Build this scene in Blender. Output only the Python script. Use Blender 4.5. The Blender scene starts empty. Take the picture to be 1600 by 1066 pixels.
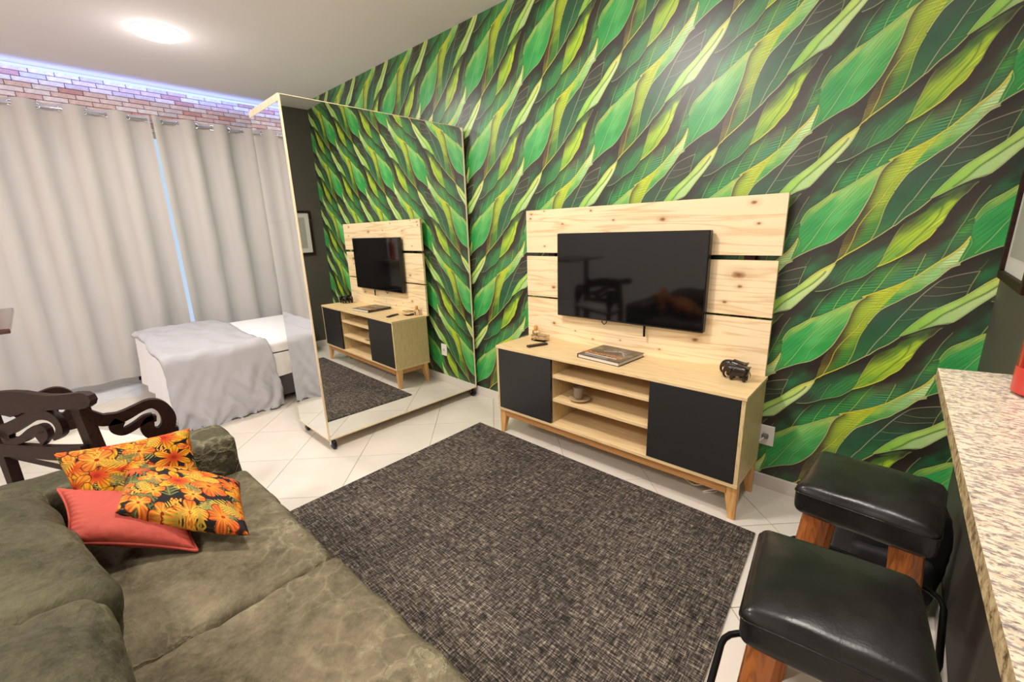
import bpy, bmesh, math, random
import numpy as np
from mathutils import Vector, Matrix, noise
random.seed(7)
scene = bpy.context.scene
C = scene.collection
R = math.radians
# ------------------------------------------------------------------ camera
cam_d = bpy.data.cameras.new('camera'); cam = bpy.data.objects.new('camera', cam_d); C.objects.link(cam)
cam.matrix_world = Matrix(((0.74083763, -0.14426384, 0.6560088, 0), (0.6709925, 0.20326361, -0.71305888, 0),
                           (-0.0304741, 0.96843784, 0.24738528, 1.4), (0, 0, 0, 1)))
cam_d.sensor_width = 36; cam_d.lens = 674.96 / 1600 * 36; cam_d.clip_start = 0.02
scene.camera = cam
# ------------------------------------------------------------------ light and exposure
scene.view_settings.view_transform = 'Standard'; scene.view_settings.look = 'None'
scene.view_settings.gamma = 1; scene.view_settings.use_curve_mapping = False
scene.view_settings.exposure = 0.0
world = bpy.data.worlds.new('daylight'); scene.world = world; world.use_nodes = True
bg = world.node_tree.nodes['Background']; bg.inputs[0].default_value = (0.62, 0.78, 1.0, 1); bg.inputs[1].default_value = 1.0
CEIL = 2.873
WARM = (1.0, 0.935, 0.875)
def area(name, loc, size, watts, color, shape='DISK', rot=(0, 0, 0), size_y=None, spread=180):
    d = bpy.data.lights.new(name, 'AREA'); d.shape = shape; d.size = size; d.energy = watts; d.color = color
    if size_y: d.size_y = size_y
    d.spread = R(spread)
    o = bpy.data.objects.new(name, d); C.objects.link(o); o.location = loc; o.rotation_euler = rot
    return o
LAMPS = [(-4.27, 0.96), (-1.60, 0.72), (-0.05, 1.32), (-4.2, -1.3), (-1.6, -1.3), (1.15, -1.3)]  # lamps behind the camera by the curtains and sofa are added room fill
LAMP_W = [29, 36, 7.5, 22, 32, 24]
for (lx, ly), w in zip(LAMPS, LAMP_W):
    area('ceiling_lamp', (lx, ly, CEIL - 0.034), 0.26, w, WARM, spread=95 if lx > -.1 and ly > 0 else 180)
    if lx > -.1 and ly > 0: continue
    d = bpy.data.lights.new('ceiling_fill', 'POINT'); d.energy = w * (.12 if lx < -4.25 else .80); d.color = WARM; d.shadow_soft_size = .10      # unseen point light added below the lamp to brighten the ceiling
    o = bpy.data.objects.new('ceiling_fill', d); C.objects.link(o); o.location = (lx, ly, CEIL - .26)
area('led_glow', (-5.64, 0.1, CEIL - 0.10), 4.9, 6.5, (0.20, 0.34, 1.0), 'RECTANGLE', (R(180), R(-28), 0), 0.03)
bpy.data.objects['led_glow'].data.size = .03; bpy.data.objects['led_glow'].data.size_y = 4.9

# ------------------------------------------------------------------ helpers
def link(o, parent=None):
    C.objects.link(o)
    if parent: o.parent = parent
    return o
def tag(o, label=None, cat=None, group=None, kind=None):
    if label: o['label'] = label
    if cat: o['category'] = cat
    if group: o['group'] = group
    if kind: o['kind'] = kind
    return o
def thing(name, label, cat, loc=(0, 0, 0), rz=0, group=None):
    o = bpy.data.objects.new(name, None); o.empty_display_size = .1; C.objects.link(o)
    o.location = loc; o.rotation_euler = (0, 0, rz)
    return tag(o, label, cat, group)
def obj(name, bm, m, parent=None, smooth=False, loc=None, angle=None):
    me = bpy.data.meshes.new(name)
    if isinstance(bm, bmesh.types.BMesh):
        bm.to_mesh(me); bm.free()
    else:
        me.from_pydata(bm[0], [], bm[1])
    if m: me.materials.append(m)
    if smooth:
        me.polygons.foreach_set('use_smooth', [True] * len(me.polygons))
        if angle: me.set_sharp_from_angle(angle=R(angle))
    me.update()
    o = link(bpy.data.objects.new(name, me), parent)
    if loc: o.location = loc
    return o
def box(bm, c, s, bev=0, rot=None, seg=1):
    r = bmesh.ops.create_cube(bm, size=1)
    vs = r['verts']
    bmesh.ops.scale(bm, vec=s, verts=vs)
    if bev:
        es = list({e for v in vs for e in v.link_edges})
        rb = bmesh.ops.bevel(bm, geom=es, offset=bev, segments=seg, affect='EDGES', profile=.5)
        vs = list({v for f in rb['faces'] for v in f.verts} | {v for v in vs if v.is_valid})
    if rot: bmesh.ops.transform(bm, matrix=rot.to_4x4(), verts=vs)
    bmesh.ops.translate(bm, vec=c, verts=vs)
    return vs
def bx(lo, hi, bev=0, seg=1):
    bm = bmesh.new(); box(bm, [(a + b) / 2 for a, b in zip(lo, hi)], [b - a for a, b in zip(lo, hi)], bev, None, seg); return bm
def lathe(prof, n=24, cap=True):
    vs, fs = [], []
    for r, z in prof:
        for k in range(n):
            a = 2 * math.pi * k / n; vs.append((r * math.cos(a), r * math.sin(a), z))
    for i in range(len(prof) - 1):
        for k in range(n):
            k2 = (k + 1) % n; fs.append((i * n + k, i * n + k2, (i + 1) * n + k2, (i + 1) * n + k))
    if cap:
        fs.append(tuple(range(n))[::-1]); fs.append(tuple((len(prof) - 1) * n + k for k in range(n)))
    return vs, fs
def tube(pts, r, n=10, closed=False):
    P = [Vector(p) for p in pts]; vs, fs = [], []; m = len(P)
    up = Vector((0, 0, 1)); rr = r if isinstance(r, (list, tuple)) else [r] * m
    for i, p in enumerate(P):
        d = (P[(i + 1) % m] - P[i - 1]) if closed else (P[min(i + 1, m - 1)] - P[max(i - 1, 0)])
        d.normalize(); a = d.cross(up)
        if a.length < 1e-3: a = d.cross(Vector((1, 0, 0)))
        a.normalize(); b = d.cross(a)
        for k in range(n):
            t = 2 * math.pi * k / n; vs.append(tuple(p + (a * math.cos(t) + b * math.sin(t)) * rr[i]))
    for i in range(m if closed else m - 1):
        for k in range(n):
            fs.append((i * n + k, i * n + (k + 1) % n, ((i + 1) % m) * n + (k + 1) % n, ((i + 1) % m) * n + k))
    if not closed:
        fs.append(tuple(range(n))[::-1]); fs.append(tuple((m - 1) * n + k for k in range(n)))
    return vs, fs
def merge(*parts):
    V, F = [], []
    for v, f in parts:
        k = len(V); V += list(v); F += [tuple(i + k for i in q) for q in f]
    return V, F
def prism(poly, y0, y1, place):
    """outline (s, z) extruded across its plane; place(s, depth, z) gives the world point"""
    n = len(poly)
    vs = [place(s, y0, z) for s, z in poly] + [place(s, y1, z) for s, z in poly]
    fs = [tuple(range(n))[::-1], tuple(range(n, 2 * n))] + [(i, (i + 1) % n, n + (i + 1) % n, n + i) for i in range(n)]
    return vs, fs
def catmull(p, n=4):
    p = [Vector(q) for q in p]; out = []
    for i in range(len(p) - 1):
        a, b, c, d = p[max(i - 1, 0)], p[i], p[i + 1], p[min(i + 2, len(p) - 1)]
        for k in range(n):
            t = k / n; out.append(.5 * ((2 * b) + (-a + c) * t + (2 * a - 5 * b + 4 * c - d) * t * t + (-a + 3 * b - 3 * c + d) * t ** 3))
    out.append(p[-1]); return out
def band(pts, y0, y1, place, n=4):
    """a carved flat strip: centre line (s, z, width), cut from a board y0..y1 thick"""
    P = catmull(pts, n); L, Rr = [], []
    for i, p in enumerate(P):
        d = P[min(i + 1, len(P) - 1)] - P[max(i - 1, 0)]; d = Vector((d.x, d.y)); d.normalize(); nn = Vector((-d.y, d.x)); h = p.z / 2
        L.append((p.x + nn.x * h, p.y + nn.y * h)); Rr.append((p.x - nn.x * h, p.y - nn.y * h))
    vs, fs = [], []
    for (a, b) in zip(L, Rr):
        vs += [place(a[0], y0, a[1]), place(b[0], y0, b[1]), place(b[0], y1, b[1]), place(a[0], y1, a[1])]
    for i in range(len(L) - 1):
        for k in range(4): fs.append((4 * i + k, 4 * i + (k + 1) % 4, 4 * i + 4 + (k + 1) % 4, 4 * i + 4 + k))
    fs.append((3, 2, 1, 0)); e = 4 * (len(L) - 1); fs.append((e, e + 1, e + 2, e + 3))
    return vs, fs

# ------------------------------------------------------------------ materials
class NT:
    def __init__(s, name, rough=.5, metal=0, spec=None, color=None):
        s.m = bpy.data.materials.new(name); s.m.use_nodes = True; s.t = s.m.node_tree; s.b = s.t.nodes['Principled BSDF']
        s.b.inputs['Roughness'].default_value = rough; s.b.inputs['Metallic'].default_value = metal
        if spec is not None: s.b.inputs['Specular IOR Level'].default_value = spec
        if color: s.b.inputs['Base Color'].default_value = (*color, 1)
    def n(s, typ, **kw):
        nd = s.t.nodes.new('ShaderNode' + typ)
        for k, v in kw.items():
            if k in nd.inputs.keys(): nd.inputs[k].default_value = v
            else: setattr(nd, k, v)
        return nd
    def l(s, a, b): s.t.links.new(a, b)
    def coords(s, scale=(1, 1, 1), rot=(0, 0, 0), kind='Object'):
        tc = s.n('TexCoord'); mp = s.n('Mapping'); mp.inputs['Scale'].default_value = scale; mp.inputs['Rotation'].default_value = rot
        s.l(tc.outputs[kind], mp.inputs['Vector']); return mp.outputs[0]
    def noise(s, vec, scale, detail=4, rough=.5, dist=0):
        nd = s.n('TexNoise'); nd.inputs['Scale'].default_value = scale; nd.inputs['Detail'].default_value = detail
        nd.inputs['Roughness'].default_value = rough; nd.inputs['Distortion'].default_value = dist; s.l(vec, nd.inputs['Vector']); return nd.outputs['Fac']
    def ramp(s, fac, stops, interp='LINEAR'):
        r = s.n('ValToRGB'); r.color_ramp.interpolation = interp; e = r.color_ramp.elements
        while len(e) < len(stops): e.new(.5)
        for q, (p, c) in zip(e, stops): q.position = p; q.color = (*c, 1) if len(c) == 3 else c
        s.l(fac, r.inputs[0]); return r.outputs[0]
    def mix(s, fac, a, b, mode='MIX'):
        m = s.n('Mix', data_type='RGBA', blend_type=mode)
        for sock, v in ((m.inputs[0], fac), (m.inputs[6], a), (m.inputs[7], b)):
            if hasattr(v, 'links'): s.l(v, sock)
            else: sock.default_value = v if isinstance(v, float) else ((*v, 1) if len(v) == 3 else v)
        return m.outputs[2]
    def math(s, op, a, b=0.0):
        m = s.n('Math', operation=op)
        for sock, v in ((m.inputs[0], a), (m.inputs[1], b)):
            if hasattr(v, 'links'): s.l(v, sock)
            else: sock.default_value = v
        return m.outputs[0]
    def color(s, sock): s.l(sock, s.b.inputs['Base Color']); return s
    def bump(s, h, strength=.3, dist=.01):
        b = s.n('Bump'); b.inputs['Strength'].default_value = strength; b.inputs['Distance'].default_value = dist
        s.l(h, b.inputs['Height']); s.l(b.outputs[0], s.b.inputs['Normal']); return s
def srgb(h):
    v = [int(h[i:i + 2], 16) / 255 for i in (0, 2, 4)]
    return tuple(x / 12.92 if x <= .04045 else ((x + .055) / 1.055) ** 2.4 for x in v)
G3 = lambda v: (v, v, v)
def plain(name, h, rough=.5, metal=0, spec=None): return NT(name, rough, metal, spec, srgb(h)).m

def wood(name, base, dark, axis, scale=1, rough=.45, knots=False, fine=1.0):
    t = NT(name, rough); sc = [9, 9, 9]; sc[axis] = .55
    v = t.coords(tuple(x * scale for x in sc)); oi = t.n('ObjectInfo')
    add = t.n('VectorMath', operation='ADD'); mul = t.n('VectorMath', operation='SCALE'); mul.inputs[3].default_value = 17.0
    comb = t.n('CombineXYZ'); 
    for k in range(3): t.l(oi.outputs['Random'], comb.inputs[k])
    t.l(comb.outputs[0], mul.inputs[0]); t.l(v, add.inputs[0]); t.l(mul.outputs[0], add.inputs[1]); v = add.outputs[0]
    n1 = t.noise(v, 1.3, 3, .5, .8)
    rings = t.math('FRACT', t.math('MULTIPLY', n1, 9.0 * fine)); rings = t.math('ABSOLUTE', t.math('SUBTRACT', rings, .5))
    n2 = t.noise(v, 14, 3, .6)
    f = t.math('ADD', t.math('MULTIPLY', rings, 1.1), t.math('MULTIPLY', n2, .35))
    col = t.ramp(f, [(.1, srgb(dark)), (.42, srgb(base)), (.9, tuple(min(1, c * 1.06) for c in srgb(base)))])
    if knots:
        tc = t.n('TexCoord'); wob = t.noise(t.coords((1, 1, 1)), 30, 2); acc = None
        for (kx, kz, kr) in knots:
            vm = t.n('VectorMath', operation='SUBTRACT'); t.l(tc.outputs['Object'], vm.inputs[0]); vm.inputs[1].default_value = (kx, 2.392, kz)
            sc_ = t.n('VectorMath', operation='MULTIPLY'); t.l(vm.outputs[0], sc_.inputs[0]); sc_.inputs[1].default_value = (.62 / kr, .0, 1 / kr)
            ln = t.n('VectorMath', operation='LENGTH'); t.l(sc_.outputs[0], ln.inputs[0])
            acc = ln.outputs['Value'] if acc is None else t.math('MINIMUM', acc, ln.outputs['Value'])
        acc = t.math('ADD', acc, t.math('MULTIPLY', t.math('SUBTRACT', wob, .5), .9))
        kn = t.ramp(t.math('MULTIPLY', acc, .25), [(.06, G3(1)), (.17, G3(.75)), (.30, G3(.22)), (.75, G3(0))])
        col = t.mix(kn, col, srgb('8a5424'))
    t.color(col); t.bump(f, .04, .002); return t.m

M = {}
M['wall_white'] = plain('white_paint', 'ece6de', .8)
M['ceiling'] = plain('ceiling_paint', 'e8e1e6', .85)
M['dark_wall'] = plain('charcoal_paint', '4a453d', .6)
M['trim'] = plain('white_tile_trim', 'd8d0c6', .3)
M['black_metal'] = plain('black_metal', '16161a', .4, .6)
M['chrome'] = plain('chrome', 'd8dade', .18, 1)
M['mirror'] = NT('mirror_glass', .0, 1, None, (.90, .92, .90)).m
M['mirror_frame'] = wood('pale_wood_edging', 'e2cfae', 'd2bb94', 2)
M['cream_plastic'] = plain('white_plastic', 'ece6de', .4)
KNOTS = [(-1.983, 1.505, .006), (-1.99, 1.476, .006), (-1.871, 1.520, .004), (-1.506, 1.505, .005), (-1.349, 1.443, .005), (-1.719, 1.433, .005), (-1.045, 1.435, .010), (-.593, 1.497, .009), (-.564, 1.398, .006),
         (-1.869, 1.29, .005), (-1.795, 1.013, .009), (-.632, 1.15, .019), (-.621, 1.09, .008), (-.687, 1.006, .007), (-1.792, .761, .009), (-1.477, .691, .005), (-1.278, .712, .004), (-.821, .783, .011), (-1.022, .695, .005), (-1.614, .729, .004)]
M['pine'] = wood('knotty_pine', 'f0d8ae', 'd9b684', 0, .8, .5, KNOTS, .8)
M['oak_x'] = wood('pale_laminate_lengthwise', 'e3c796', 'd3b27e', 0, 1.3, .45)
M['oak_z'] = wood('pale_laminate_upright', 'd6bd8c', 'b39a68', 2, 2.6, .45, False, 1.6)
M['back_board'] = wood('shade_toned_back_board', 'a87c4e', '8f6438', 0, 1.3, .5)  # shade of the shelf interior put into the colour, darker than the laminate
M['leg_wood'] = wood('honey_wood', 'dcab6c', 'c08a4c', 2, 1.4, .4)
M['rail_wood'] = wood('brown_rail_wood', 'b98550', '9a6a3a', 0, 1.4, .4)
M['stool_wood'] = wood('reddish_stool_wood', 'a2602e', '74401c', 2, 1.6, .3)
M['dark_wood'] = wood('dark_stained_wood', '2a1611', '190c08', 0, 1, .5)
M['dark_wood'].node_tree.nodes['Principled BSDF'].inputs['Specular IOR Level'].default_value = .18
M['black_door'] = plain('matt_black_door', '252524', .42)
M['tv_glass'] = NT('black_screen', .06, 0, .5, srgb('09090b')).m
M['tv_bezel'] = plain('black_bezel', '111114', .3)
M['stone_red'] = plain('red_glazed_plastic', '94120f', .12)
M['bag'] = plain('black_nylon', '131315', .7)
M['figurine'] = plain('ebony', '1c1210', .25)
# mural
def image_from(name, arr):
    h, w = arr.shape[:2]; im = bpy.data.images.new(name, w, h, alpha=False)
    a = np.ones((h, w, 4), np.float32); a[..., :3] = arr; im.pixels.foreach_set(a.ravel()); im.update(); im.pack(); return im

# ------------------------------------------------------------------ leaf print of the wallpaper (one repeat, painted from vector outlines)
MURAL={'poly':{'N':([],[(282,-78,'3a8844'),(363,-46,'4a8849'),(451,27,'506048'),(467,96,'352b29'),(540,151,'332926'),(614,324,'2c2422'),(658,358,'302826'),(613,190,'30302a'),(608,74,'2c503e'),(671,156,'346446'),(515,-14,'387048'),(414,-100,'347658'),(202,-136,'2a6a3a'),(181,-214,'2a7840'),(84,-242,'2a6a42'),(-19,-272,'202c24'),(40,-248,'286640'),(86,-320,'247a44'),(-58,-322,'24563a'),(-166,-364,'202c24'),(-230,-412,'201c1a'),(-186,-497,'1b563a'),(-12,-378,'247844'),(667,399,'2a2222'),(601,284,'282622'),(708,358,'245638'),(677,218,'3a8640'),(681,321,'2a6036'),(640,162,'286a44'),(768,453,'244a34'),(709,478,'241f1d'),(792,603,'221f1c'),(798,433,'243a2a'),(856,539,'1e3026'),(837,504,'1e5034')]),'M':([(0,0),(55,52),(122,103),(187,157),(249,210),(302,261),(320,273),(361,277),(339,232),(316,156),(294,72),(282,14),(262,-33),(262,-33),(230,-70),(185,-114),(136,-139),(72,-171),(22,-205),(-39,-236),(-103,-249),(-104,-213),(-49,-136),(-21,-81),(-1,-23)],[(52,-41,'285c3a'),(212,42,'2c7046'),(148,-88,'2c7c44'),(225,115,'24382a'),(315,237,'241e1c'),(-32,-186,'303a32'),(280,157,'30332a'),(28,-111,'2c5a42'),(182,-15,'2e7846'),(261,48,'387a42'),(142,31,'245036')]),'L':([(262,-33),(282,14),(294,72),(316,156),(339,232),(361,277),(385,303),(425,331),(464,363),(489,410),(543,447),(585,471),(513,446),(565,489),(622,523),(691,543),(692,539),(674,518),(653,477),(634,456),(608,411),(583,352),(565,283),(540,241),(513,182),(466,132),(434,88),(404,62),(362,29),(319,-1),(262,-33)],[(447,207,'9cc234'),(538,310,'a8cc3a'),(367,175,'8cb232'),(332,64,'6ca234'),(470,327,'36742e'),(400,282,'44562a'),(571,362,'98bc36'),(521,328,'a8d234'),(580,405,'9cca34'),(471,330,'88b232'),(521,400,'387034'),(400,266,'6c9030'),(404,164,'8cba34'),(611,457,'4a6a34'),(649,498,'33382e'),(596,479,'34502e')]),'D':([(187,-843),(211,-772),(226,-694),(235,-617),(251,-550),(272,-493),(275,-480),(299,-424),(334,-363),(388,-314),(417,-291),(469,-244),(521,-206),(558,-160),(604,-109),(634,-64),(664,-27),(702,-7),(750,48),(858,112),(940,150),(1002,205),(1052,272),(1087,338),(1022,98),(1008,28),(1000,0),(958,-37),(906,-74),(840,-137),(760,-228),(668,-302),(601,-361),(526,-461),(475,-548),(477,-558),(420,-627),(364,-674),(320,-727),(302,-739),(249,-790)],[(728,-55,'322e2a'),(701,-191,'323a30'),(597,-212,'343e38'),(493,-272,'303e36'),(453,-384,'24503e'),(617,-325,'2c5040'),(553,-448,'24563e'),(379,-496,'1e563e'),(450,-542,'28683e'),(333,-411,'2a503e'),(384,-337,'2e4640'),(289,-578,'205638'),(258,-678,'1e5c3a'),(238,-764,'28683a'),(316,-538,'1c4c36'),(954,87,'241b1a'),(998,118,'241b1a'),(912,29,'285638'),(830,-67,'226844'),(759,-108,'2c382e'),(853,30,'243a2a'),(739,-194,'26382c'),(702,-39,'2a2826')]),'W':([(718,185),(703,149),(680,107),(647,66),(606,26),(575,-7),(538,-47),(495,-94),(459,-122),(432,-171),(405,-220),(377,-271),(341,-332),(319,-386),(334,-363),(388,-314),(417,-291),(469,-244),(521,-206),(558,-160),(604,-109),(634,-64),(664,-27),(702,-7),(701,-3),(711,53),(723,98),(732,143)],[(695,83,'b2d098'),(667,14,'a2cc98'),(583,-84,'84bc84'),(531,-104,'86bc7c'),(491,-202,'56a05a'),(413,-267,'429250'),(713,147,'b4cc78'),(446,-180,'8ab850'),(333,-355,'6aa248')]),'Z':([(0,-1000),(11,-963),(17,-897),(23,-832),(44,-768),(87,-662),(133,-528),(150,-461),(165,-379),(189,-315),(228,-271),(228,-271),(210,-270),(259,-244),(329,-206),(385,-175),(428,-147),(459,-122),(432,-171),(405,-220),(377,-271),(341,-332),(319,-386),(299,-424),(275,-480),(272,-493),(251,-550),(235,-617),(226,-694),(211,-772),(187,-843)],[(426,-170,'a8bc38'),(351,-267,'9cbc34'),(309,-249,'a6c038'),(263,-323,'98bc40'),(223,-484,'86aa34'),(233,-385,'94b838'),(216,-539,'8cac32'),(186,-658,'64922f'),(178,-745,'377c30'),(155,-824,'2e7030'),(100,-654,'545628'),(65,-814,'483c20'),(43,-916,'665c28'),(88,-769,'44401f'),(67,-925,'3a6a2c')]),'G':([(221,-282),(151,-317),(81,-367),(9,-419),(-52,-456),(-107,-483),(-169,-537),(-233,-588),(-263,-636),(-283,-693),(-279,-781),(-281,-860),(-313,-998),(-250,-952),(-142,-888),(-60,-850),(2,-795),(52,-728),(87,-662),(133,-528),(150,-461),(165,-379),(189,-315),(228,-271)],[(-136,-586,'349a54'),(-206,-725,'248a4a'),(-154,-782,'289050'),(-40,-657,'4aa862'),(27,-544,'52a862'),(80,-578,'369050'),(9,-713,'289048'),(-225,-861,'2c904a'),(-61,-821,'32a05a'),(98,-375,'8cba60'),(-1,-466,'78b870'),(152,-322,'a6c468'),(94,-455,'58a858'),(-264,-913,'2c8444')]),'Gband':([(81,-367),(9,-419),(-52,-456),(-107,-483),(-169,-537),(-233,-588),(-263,-636),(-283,-693),(-275,-720),(-242,-660),(-194,-615),(-139,-565),(-79,-501),(-36,-449),(52,-385)],[(-182,-571,'78aa58'),(-253,-645,'54984c'),(-81,-485,'8cb460'),(-5,-436,'96bc62'),(66,-373,'9cc060')]),'P':([(1003,-3),(958,-37),(906,-74),(840,-137),(760,-228),(668,-302),(601,-361),(526,-461),(475,-548),(476,-554),(536,-517),(599,-475),(666,-439),(742,-410),(838,-285),(896,-213),(951,-136),(979,-81),(999,-23)],[(845,-172,'a6cc74'),(941,-67,'b8cc78'),(763,-250,'96c468'),(722,-302,'9ecc74'),(627,-379,'8cc45e'),(541,-478,'7cba4e')]),'Pl':([(944,-84),(920,-123),(863,-192),(795,-253),(711,-334),(748,-298),(679,-362),(630,-425),(577,-481),(599,-475),(666,-439),(742,-410),(838,-285),(896,-213),(951,-136),(979,-81)],[(884,-177,'b4d0a0'),(821,-274,'a8cc96'),(762,-357,'98c484'),(963,-71,'b8cca0'),(781,-338,'a8cca0'),(688,-408,'98c48e'),(612,-453,'84ba72')])},'line':[('N',[(144,-299),(181,-214),(221,-131),(263,-60)],'7aa864',0.9,0.9),('N',[(264,-241),(298,-174),(333,-87),(369,-10),(392,31)],'88b45a',0.9,0.8),('N',[(479,-99),(492,-46),(505,10),(515,65)],'88aa5c',0.8,0.9),('N',[(599,20),(614,73),(628,139),(643,196),(662,259),(671,282),(691,359),(712,427),(732,471),(716,439),(751,512)],'7c8a62',0.9,0.8),('N',[(-110,-485),(-83,-407),(-44,-315),(-8,-259),(10,-236)],'88a45c',0.8,0.8),('N',[(37,-392),(53,-334),(79,-269),(105,-214)],'7cb04e',0.8,0.8),('N',[(687,289),(720,307),(721,257),(724,209)],'6ca050',0.7,0.8),('M',[(60,-177),(78,-118),(101,-49),(117,-20)],'5c9a5a',0.7,0.8),('M',[(124,-149),(156,-98),(187,-47)],'3c8a50',0.6,0.7),('M',[(-16,-196),(-1,-148),(23,-77)],'3c7a54',0.6,0.6),('L',[(262,-33),(282,14),(294,72),(316,156),(339,232),(361,277)],'a0aa5c',1.0,0.9),('L',[(359,48),(389,83),(425,141),(469,209),(508,269),(539,337),(552,426),(580,467)],'567c20',0.9,0.8),('D',[(297,-748),(315,-697),(339,-639),(366,-582),(388,-546),(438,-437),(492,-333),(544,-234),(589,-167),(624,-122),(662,-96),(730,-69),(806,-46)],'868c80',1.0,0.95),('D',[(806,-46),(792,-101),(778,-161),(770,-223)],'8a8a62',0.8,0.9),('D',[(600,-168),(671,-168),(732,-157),(780,-140)],'70766a',0.7,0.9),('D',[(553,-235),(628,-231),(695,-211),(768,-187)],'70766a',0.7,0.9),('D',[(494,-345),(552,-340),(643,-314)],'6c7c68',0.7,0.9),('D',[(449,-430),(507,-420),(567,-391)],'5c8068',0.6,0.8),('D',[(383,-558),(440,-558),(475,-544)],'4c8858',0.6,0.8),('D',[(831,34),(817,-6),(799,-37)],'6c7a58',0.7,0.8),('Z',[(393,-198),(342,-261),(295,-359),(254,-428),(214,-517),(224,-506),(181,-580),(136,-655),(99,-743),(83,-833),(53,-934),(30,-981)],'c0c046',0.9,0.8),('Z',[(272,-493),(251,-550),(235,-617),(226,-694),(211,-772),(187,-843)],'a4b85a',0.9,0.9),('Z',[(17,-897),(11,-963),(0,-1000)],'8c8a4a',0.7,0.8),('W',[(696,130),(672,95),(622,30),(575,-39),(525,-103),(490,-164)],'c8c850',0.6,0.6),('W',[(718,185),(732,143),(723,98),(711,53),(701,-3)],'c0d088',0.5,0.7),('W',[(702,-7),(664,-27),(634,-64),(604,-109),(558,-160),(521,-206),(469,-244),(417,-291),(388,-314),(334,-363),(299,-424),(275,-480)],'c0c89a',0.9,0.95),('G',[(718,185),(703,149),(680,107),(647,66),(606,26),(575,-7),(538,-47),(495,-94),(459,-122),(428,-147),(385,-175),(329,-206),(259,-244),(210,-270),(228,-271)],'d0cc44',1.2,0.95),('G',[(221,-282),(151,-317),(81,-367),(9,-419),(-52,-456),(-107,-483),(-169,-537),(-233,-588),(-263,-636),(-283,-693)],'b4c464',0.9,0.8),('G',[(-275,-720),(-242,-660),(-194,-615),(-139,-565),(-79,-501),(-36,-449),(52,-385)],'a0c080',0.6,0.6),('G',[(-379,-1040),(-313,-998),(-250,-952),(-142,-888),(-60,-850),(2,-795),(52,-728),(87,-662),(133,-528),(150,-461),(165,-379),(189,-315),(228,-271)],'aab48c',1.1,0.95),('G',[(-240,-926),(-190,-844),(-128,-713),(-73,-609),(-23,-540),(30,-452),(84,-387),(153,-331)],'88c478',0.9,0.9),('G',[(-93,-837),(-69,-758),(-35,-699),(18,-597),(70,-508),(107,-434),(144,-371)],'78c078',0.8,0.8),('E',[(0,0),(55,52),(122,103),(187,157),(249,210),(302,261),(320,273),(364,326),(420,373),(477,442)],'b4b884',1.1,0.95),('E',[(0,0),(55,52),(122,103),(187,157)],'d0c848',1.2,0.8),('E',[(-103,-249),(-39,-236),(22,-205),(72,-171),(136,-139),(185,-114),(230,-70),(262,-33)],'8cac78',0.9,0.9),('E',[(262,-33),(319,-1),(362,29),(404,62),(434,88),(466,132),(513,182),(540,241)],'d0d444',1.2,0.95),('E',[(540,241),(565,283),(583,352),(608,411),(634,456),(653,477),(674,518),(692,539)],'8c9c54',0.9,0.7),('P',[(1003,-3),(958,-37),(906,-74),(840,-137),(760,-228),(668,-302),(601,-361),(526,-461),(475,-548)],'b4cc80',0.8,0.9),('P',[(1003,-3),(958,-37),(906,-74),(840,-137)],'d4cc50',1.0,0.8),('P',[(944,-84),(920,-123),(863,-192),(795,-253),(711,-334),(748,-298),(679,-362),(630,-425),(577,-481)],'527a3c',1.2,0.9),('P',[(999,-23),(979,-81),(951,-136),(896,-213),(838,-285),(742,-410),(666,-439),(599,-475),(536,-517),(476,-554)],'b0c494',0.8,0.8)],'shad':{'E3':[(-103,-249),(-39,-236),(22,-205),(72,-171),(136,-139),(185,-114),(230,-70),(262,-33),(319,-1),(362,29),(404,62),(434,88),(466,132),(513,182),(540,241),(565,283),(583,352),(608,411),(634,456),(653,477),(674,518),(692,539)],'E2':[(0,0),(55,52),(122,103),(187,157),(249,210),(302,261),(320,273),(364,326),(420,373),(477,442)],'Pb':[(999,-23),(979,-81),(951,-136),(896,-213),(838,-285),(742,-410),(666,-439),(599,-475),(536,-517),(476,-554)],'E1':[(702,-7),(664,-27),(634,-64),(604,-109),(558,-160),(521,-206),(469,-244),(417,-291),(388,-314),(334,-363),(299,-424),(275,-480)],'Gb':[(-379,-1040),(-313,-998),(-250,-952),(-142,-888),(-60,-850),(2,-795),(52,-728),(87,-662),(133,-528),(150,-461),(165,-379),(189,-315),(228,-271)],'Gr':[(52,-728),(87,-662),(133,-528),(150,-461),(165,-379),(189,-315),(228,-271)],'E1b':[(272,-493),(251,-550),(235,-617),(226,-694),(211,-772),(187,-843)],'Pt':[(1003,-3),(958,-37),(906,-74),(840,-137),(760,-228),(668,-302),(601,-361),(526,-461),(475,-548)]}}
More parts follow.
